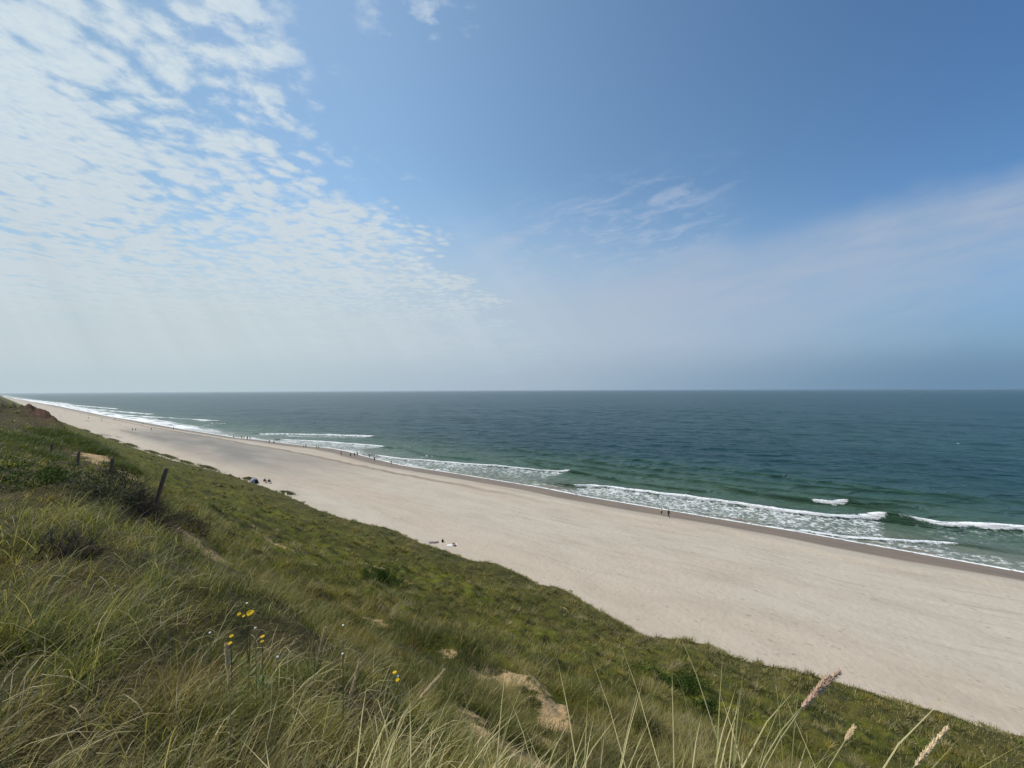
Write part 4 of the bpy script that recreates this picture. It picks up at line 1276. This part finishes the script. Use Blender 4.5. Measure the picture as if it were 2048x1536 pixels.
def garments(longsleeve, longleg):
    def shirt(e_, t, c):
        a_, b_ = e_
        if (b_ == 'waist' and t > .25) or b_ == 'chest' or (a_ == 'chest' and b_.startswith(('collar', 'shoulder'))):
            return b_ != 'collar' or t < .75
        if a_.startswith('shoulder'):
            return longsleeve or t < .7
        if a_.startswith('elbow'):
            return longsleeve and t < .85
        return a_ == 'collar' and t < .05
    def legs(e_, t, c):
        a_, b_ = e_
        if b_.startswith('hip') or (b_ == 'waist' and t < .40):
            return True
        if a_.startswith('hip'):
            return True if longleg else t < .8
        return longleg and a_.startswith('knee') and t < .92
    def hair(e_, t, c):
        a_, b_ = e_
        return (b_ == 'crown' and t > .35) or (b_ in ('jaw', 'skull', 'crown') and HAIRBACK(c))
    return [('shirt', shirt, .012), ('trousers', legs, .014), ('hair', hair, .010)]


HAIRBACK = lambda c: c[1] < .035 and c[2] > 1.57
PROTO = {}
for key, sw, ar, ls, ll in (('stride', .42, .05, True, True), ('stroll', .24, .0, True, True), ('stand', .04, .12, True, True), ('shorts', .30, .05, False, False)):
    J, E = skeleton(sw, ar)
    PROTO[key] = person_mesh(key, J, E, garments(ls, ll))
J, E = skeleton(0, 0, sit=True)
PROTO['sit'] = person_mesh('sit', J, E, garments(True, True))
HAIRBACK = lambda c: c[2] < .09 and c[1] > .62
J, E = skeleton(.05, 0, lie=True)
PROTO['lie'] = person_mesh('lie', J, E, garments(False, False))

skin_mat = simple_mat("skin", (0.42, 0.25, 0.17), 0.55, 0.3, .1)
CL = {n: simple_mat(n + "_cloth", c, 0.85, 0.1, .15, 20) for n, c in dict(
    black=(.012, .012, .014), navy=(.018, .025, .06), grey=(.09, .09, .095), charcoal=(.03, .03, .034), blue=(.04, .10, .24), cream=(.72, .66, .42), brown=(.07, .04, .025),
    red=(.16, .025, .03), pale=(.42, .40, .37), pink=(.42, .22, .22), olive=(.06, .065, .03), teal=(.03, .10, .11)).items()}
HAIR = {'dark': CL['brown'], 'black': CL['black'], 'fair': simple_mat("fair_hair", (.30, .20, .09), .6, .3)}


def person(key, x, y, rot, label, shirt, trousers, hair='dark', scale=1.0, group='people strolling along the beach', z=None, tilt=None):
    z = ground(x, y) if z is None else z
    b, gs = PROTO[key]
    o = bpy.data.objects.new('person', b)
    col.objects.link(o)
    if not b.materials:
        b.materials.append(skin_mat)
    o.location = (x, y, z - .005); o.rotation_euler = (0, 0, rot); o.scale = (scale,) * 3
    o['label'] = label; o['category'] = 'person'
    if group:
        o['group'] = group
    for gname, mt in (('shirt', CL[shirt]), ('trousers', CL[trousers]), ('hair', HAIR[hair])):
        if gname in gs:
            gm = gs[gname]
            if not gm.materials:
                gm.materials.append(mt)
            c = bpy.data.objects.new(gname, gm); col.objects.link(c); c.parent = o
            c.material_slots[0].link = 'OBJECT'; c.material_slots[0].material = mt
    return o


AL = 0.0
people = [
    ('stroll', 83.9, 264.1, .3, 'stooping dark walker standing apart, left of the group of five at the surf', 'charcoal', 'black', 'dark', 1.0),
    ('stride', 86.2, 258.8, .1, 'stocky dark-clad walker, leftmost of the group of five at the surf', 'black', 'charcoal', 'dark', 1.02),
    ('stroll', 86.8, 257.0, .2, 'slim grey walker second from the left in the group of five', 'grey', 'navy', 'fair', .96),
    ('stride', 87.6, 254.2, 3.0, 'taller black-clad walker in the middle of the group of five', 'black', 'navy', 'dark', 1.04),
    ('stroll', 86.2, 250.8, 3.2, 'dark walker fourth from the left in the group of five', 'charcoal', 'black', 'black', 1.0),
    ('shorts', 86.9, 248.6, 3.1, 'walker with bare legs at the right end of the group of five', 'navy', 'brown', 'dark', .98),
    ('stride', 86.5, 222.2, 3.1, 'tall thin walker, left one of the pair beside the foam patch', 'grey', 'black', 'dark', 1.06),
    ('stroll', 86.8, 217.4, 3.2, 'dark walker, right one of the pair beside the foam patch', 'black', 'charcoal', 'black', 1.0),
    ('stand', 90.0, 192.4, .5, 'child at the water beside a dark-clad adult', 'blue', 'navy', 'fair', .72),
    ('stride', 90.6, 191.2, .3, 'dark-clad adult at the water with a child', 'black', 'navy', 'dark', 1.05),
    ('stand', 92.6, 184.9, 1.2, 'dark figure bending at the wash with legs apart', 'navy', 'black', 'black', .98),
    ('shorts', 92.9, 183.7, 1.0, 'pale-legged figure beside the dark one with legs apart', 'charcoal', 'grey', 'dark', .98),
    ('stand', 88.1, 155.2, .4, 'broad black-clad walker alone between the strand line and the wash', 'black', 'black', 'dark', 1.06),
    ('stroll', 88.6, 148.9, 2.9, 'slender grey-blue walker, left of the close couple', 'teal', 'charcoal', 'fair', 1.0),
    ('stride', 90.8, 149.5, 2.8, 'dark striding walker, left one of the close couple near the foam', 'black', 'navy', 'dark', 1.05),
    ('stroll', 92.3, 150.0, 2.7, 'dark slim walker, right one of the close couple near the foam', 'charcoal', 'black', 'black', 1.0),
    ('stand', 92.6, 141.7, 1.5, 'blue-grey figure standing right at the edge of the wash', 'blue', 'charcoal', 'dark', .98),
    ('stroll', 89.3, 133.2, 2.6, 'dark walker in jacket just below the blue-grey figure at the wash', 'navy', 'black', 'dark', 1.02),
    ('shorts', 88.8, 121.8, .7, 'lone walker in dark shirt and shorts, right of all the distant groups', 'charcoal', 'navy', 'dark', 1.0),
    ('shorts', 85.5, 23.6, 2.3, 'walker in pale yellow top on the wet sand, nearest to the lookout', 'cream', 'brown', 'fair', 1.0),
    ('stride', 84.7, 21.9, 2.5, 'dark-clad walker beside the one in the pale yellow top', 'charcoal', 'black', 'dark', 1.02),
    ('stroll', 56.0, 357.0, .2, 'left one of two dark walkers side by side on the open far sand', 'black', 'charcoal', 'dark', 1.0),
    ('stride', 57.2, 355.0, .2, 'right one of two dark walkers side by side on the open far sand', 'charcoal', 'black', 'dark', 1.02),
    ('stroll', 64.9, 354.4, .4, 'single walker in the middle of the far sand, right of the dark pair', 'navy', 'charcoal', 'dark', 1.0),
    ('stand', 76.6, 355.1, .4, 'single figure on the far sand close to the surf', 'charcoal', 'black', 'dark', 1.0),
    ('stand', 72.6, 424.4, .9, 'distant figure near the far surf, left of the strongest foam', 'black', 'navy', 'dark', 1.0),
    ('stroll', 56.1, 555.6, .9, 'very distant figure up the beach in brown', 'brown', 'charcoal', 'dark', 1.05),
    ('stroll', 68.5, 514.6, 2.0, 'very distant dark figure standing close to the far wash', 'black', 'black', 'dark', 1.1),
    ('stand', 61.3, 673.8, .9, 'tiniest figure in the haze at the far end of the beach', 'grey', 'black', 'dark', 1.1),
    ('stand', 59.2, 507.5, .9, 'very distant pale figure on dry far sand', 'pale', 'grey', 'fair', 1.05),
]
for p in people:
    person(*p)

# ------------------------------------------------------------------ beach shelter, chairs and belongings
tent_mat = simple_mat("shelter_cloth", (0.34, 0.33, 0.36), 0.6, 0.25, .15, 4)
tent_dark = simple_mat("shelter_inside", (0.03, 0.035, 0.05), 0.8, 0.1)
pole_mat = simple_mat("pole", (0.12, 0.12, 0.13), 0.4, 0.5)


def shelter(x, y, rot):
    z = ground(x, y)
    t = thing('beach_shelter', 'grey dome shaped beach shelter pitched at the foot of the dune', 'beach tent', (x, y, z), rot)
    R0, Hh = 1.15, 1.55
    nu, nv = 24, 9
    V = []; F = []
    for j in range(nv):
        f = j / (nv - 1) * math.pi / 2
        for i in range(nu + 1):
            a_ = math.radians(35) + math.radians(290) * i / nu      # open towards +X
            sag = 1 - .05 * abs(math.sin(2 * a_))
            V.append((R0 * math.cos(a_) * math.cos(f) * sag, R0 * math.sin(a_) * math.cos(f) * sag, Hh * math.sin(f) - .03))
    w_ = nu + 1
    for j in range(nv - 1):
        for i in range(nu):
            F.append((j * w_ + i, j * w_ + i + 1, (j + 1) * w_ + i + 1, (j + 1) * w_ + i))
    m = MB().add(V, F)
    # thickness: an inner skin
    m.add([(a_[0] * .985, a_[1] * .985, a_[2] * .985) for a_ in V], [tuple(reversed(f)) for f in F])
    m.build('canopy', tent_mat, t)
    # upper half of the front and dark groundsheet
    hood = []
    for j in range(4, nv):
        f = j / (nv - 1) * math.pi / 2
        for i in range(9):
            a_ = math.radians(-35) + math.radians(70) * i / 8
            hood.append((R0 * math.cos(a_) * math.cos(f), R0 * math.sin(a_) * math.cos(f), Hh * math.sin(f) - .03))
    MB().add(hood, [(j * 9 + i, j * 9 + i + 1, (j + 1) * 9 + i + 1, (j + 1) * 9 + i) for j in range(nv - 5) for i in range(8)]).build('hood', tent_mat, t)
    MB().tube([(0, 0, .015), (0, 0, .035)], [R0 * .96, R0 * .96], 28).build('groundsheet', tent_dark, t)
    for az_ in (math.radians(40), math.radians(130)):
        pts = [(R0 * 1.012 * math.cos(q) * math.cos(az_), R0 * 1.012 * math.cos(q) * math.sin(az_), (Hh * 1.012) * math.sin(q) - .02) for q in np.linspace(0, math.pi, 21)]
        MB().tube(pts, [.011] * 21, 6).build('pole', pole_mat, t)


shelter(43.9, 122.6, math.radians(-62))
frame_mat = simple_mat("chair_frame", (0.05, 0.05, 0.055), 0.4, 0.5)


def camp_chair(x, y, rot, cloth, label):
    t = thing('camp_chair', label, 'chair', (x, y, ground(x, y)), rot, 'camp chairs beside the beach shelter')
    MB().box((0, 0, .42), (.50, .46, .025)).build('seat', CL[cloth], t, False)
    MB().box((0, -.27, .70), (.50, .025, .56), Matrix.Rotation(math.radians(14), 3, 'X')).build('backrest', CL[cloth], t, False)
    for sx_ in (-1, 1):
        MB().box((sx_ * .28, 0, .62), (.05, .46, .025)).build('armrest', CL[cloth], t, False)
        for sy_ in (-1, 1):
            MB().tube([(sx_ * .28, sy_ * .24, 0), (sx_ * .26, sy_ * .20, .42), (sx_ * .275, sy_ * .20, .61)], [.012] * 3, 6).build('leg', frame_mat, t)


ch = ((46.0, 120.9, -.9, 'navy', 'dark blue folding chair nearer to the shelter'), (46.5, 119.3, -.9, 'charcoal', 'dark grey folding chair farther from the shelter'))
for c in ch:
    camp_chair(*c)
person('sit', 46.0, 120.9, -.9, 'seated beachgoer in dark top and red trousers on the chair nearer to the shelter', 'navy', 'red', 'dark', 1.0, 'people sitting beside the shelter', ground(46.0, 120.9) - .42)
person('sit', 46.5, 119.3, -.9, 'seated beachgoer in blue on the chair farther from the shelter', 'blue', 'charcoal', 'fair', 1.0, 'people sitting beside the shelter', ground(46.5, 119.3) - .42)


def towel(x, y, rot, w, l, mat, label, ruffle=.05):
    t = []; nx, ny = 13, 19
    z0 = ground(x, y)
    c, s_ = math.cos(rot), math.sin(rot)
    for i in range(nx):
        for j in range(ny):
            px_, py_ = (i / (nx - 1) - .5) * w, (j / (ny - 1) - .5) * l
            X_, Y_ = x + c * px_ - s_ * py_, y + s_ * px_ + c * py_
            t.append((px_, py_, ground(X_, Y_) - z0 + .025 + ruffle * max(0, float(fbm(np.array([px_ * 2.5 + x]), np.array([py_ * 2.5]), 3)[0]) + .1)))
    F = [(i * ny + j, (i + 1) * ny + j, (i + 1) * ny + j + 1, i * ny + j + 1) for i in range(nx - 1) for j in range(ny - 1)]
    m = MB().add(t, F)
    m.add([(a_[0], a_[1], a_[2] - .015) for a_ in t], [tuple(reversed(f)) for f in F])
    o = m.build('beach_towel', mat, None)
    o.location = (x, y, z0); o.rotation_euler = (0, 0, rot)
    o['label'] = label; o['category'] = 'towel'; o['group'] = 'towels at the foot of the dune'
    return o


white_cloth = simple_mat("white_towel", (.68, .68, .68), .9, .1, .05, 8)
mauve_cloth = simple_mat("mauve_towel", (.19, .14, .15), .9, .1, .3, 5)
towel(46.0, 46.6, .9, .75, 1.7, white_cloth, 'white towel under the sunbather at the foot of the dune')
towel(44.9, 49.9, .8, .8, 1.6, mauve_cloth, 'crumpled mauve blanket lying against the dune grass', .35)
person('lie', 46.15, 46.35, 2.55, 'sunbather in dark swimwear lying on the white towel', 'pink', 'brown', 'dark', 1.0, None, ground(46.15, 46.35) + .06)


def bag(x, y, rot):
    t = thing('beach_bag', 'black bag standing on the sand between two towels', 'bag', (x, y, ground(x, y)), rot)
    m = MB()
    m.tube([(0, 0, -.02), (0, 0, .05), (0, 0, .22), (.02, 0, .36), (.03, 0, .42)], [.20, .26, .25, .18, .05], 12, .62)
    m.build('body', CL['black'], t)
    pts = [(.0, .18 * math.cos(q), .36 + .16 * math.sin(q)) for q in np.linspace(0, math.pi, 11)]
    MB().tube(pts, [.013] * 11, 6).build('handle', CL['charcoal'], t)


bag(46.0, 48.9, .6)
print('objects', len(scene.objects))

# ------------------------------------------------------------------ sea air
def haze_box():
    m, n, out = new_mat("sea_air")
    v_ = n.new('ShaderNodeVolumePrincipled')
    v_.inputs['Color'].default_value = (0.86, 0.93, 1.0, 1)
    v_.inputs['Density'].default_value = 5.5e-5
    v_.inputs['Anisotropy'].default_value = 0.66
    n.put(out.inputs['Volume'], v_.outputs[0])
    h = 98000.0
    b = MB().box((0, 0, (30.5 - 6) / 2), (2 * h, 2 * h, 36.5)).build('haze', m, None, False)
    kind(b, 'stuff')
    b['label'] = 'thin sea haze over the whole shore'; b['category'] = 'haze'


haze_box()
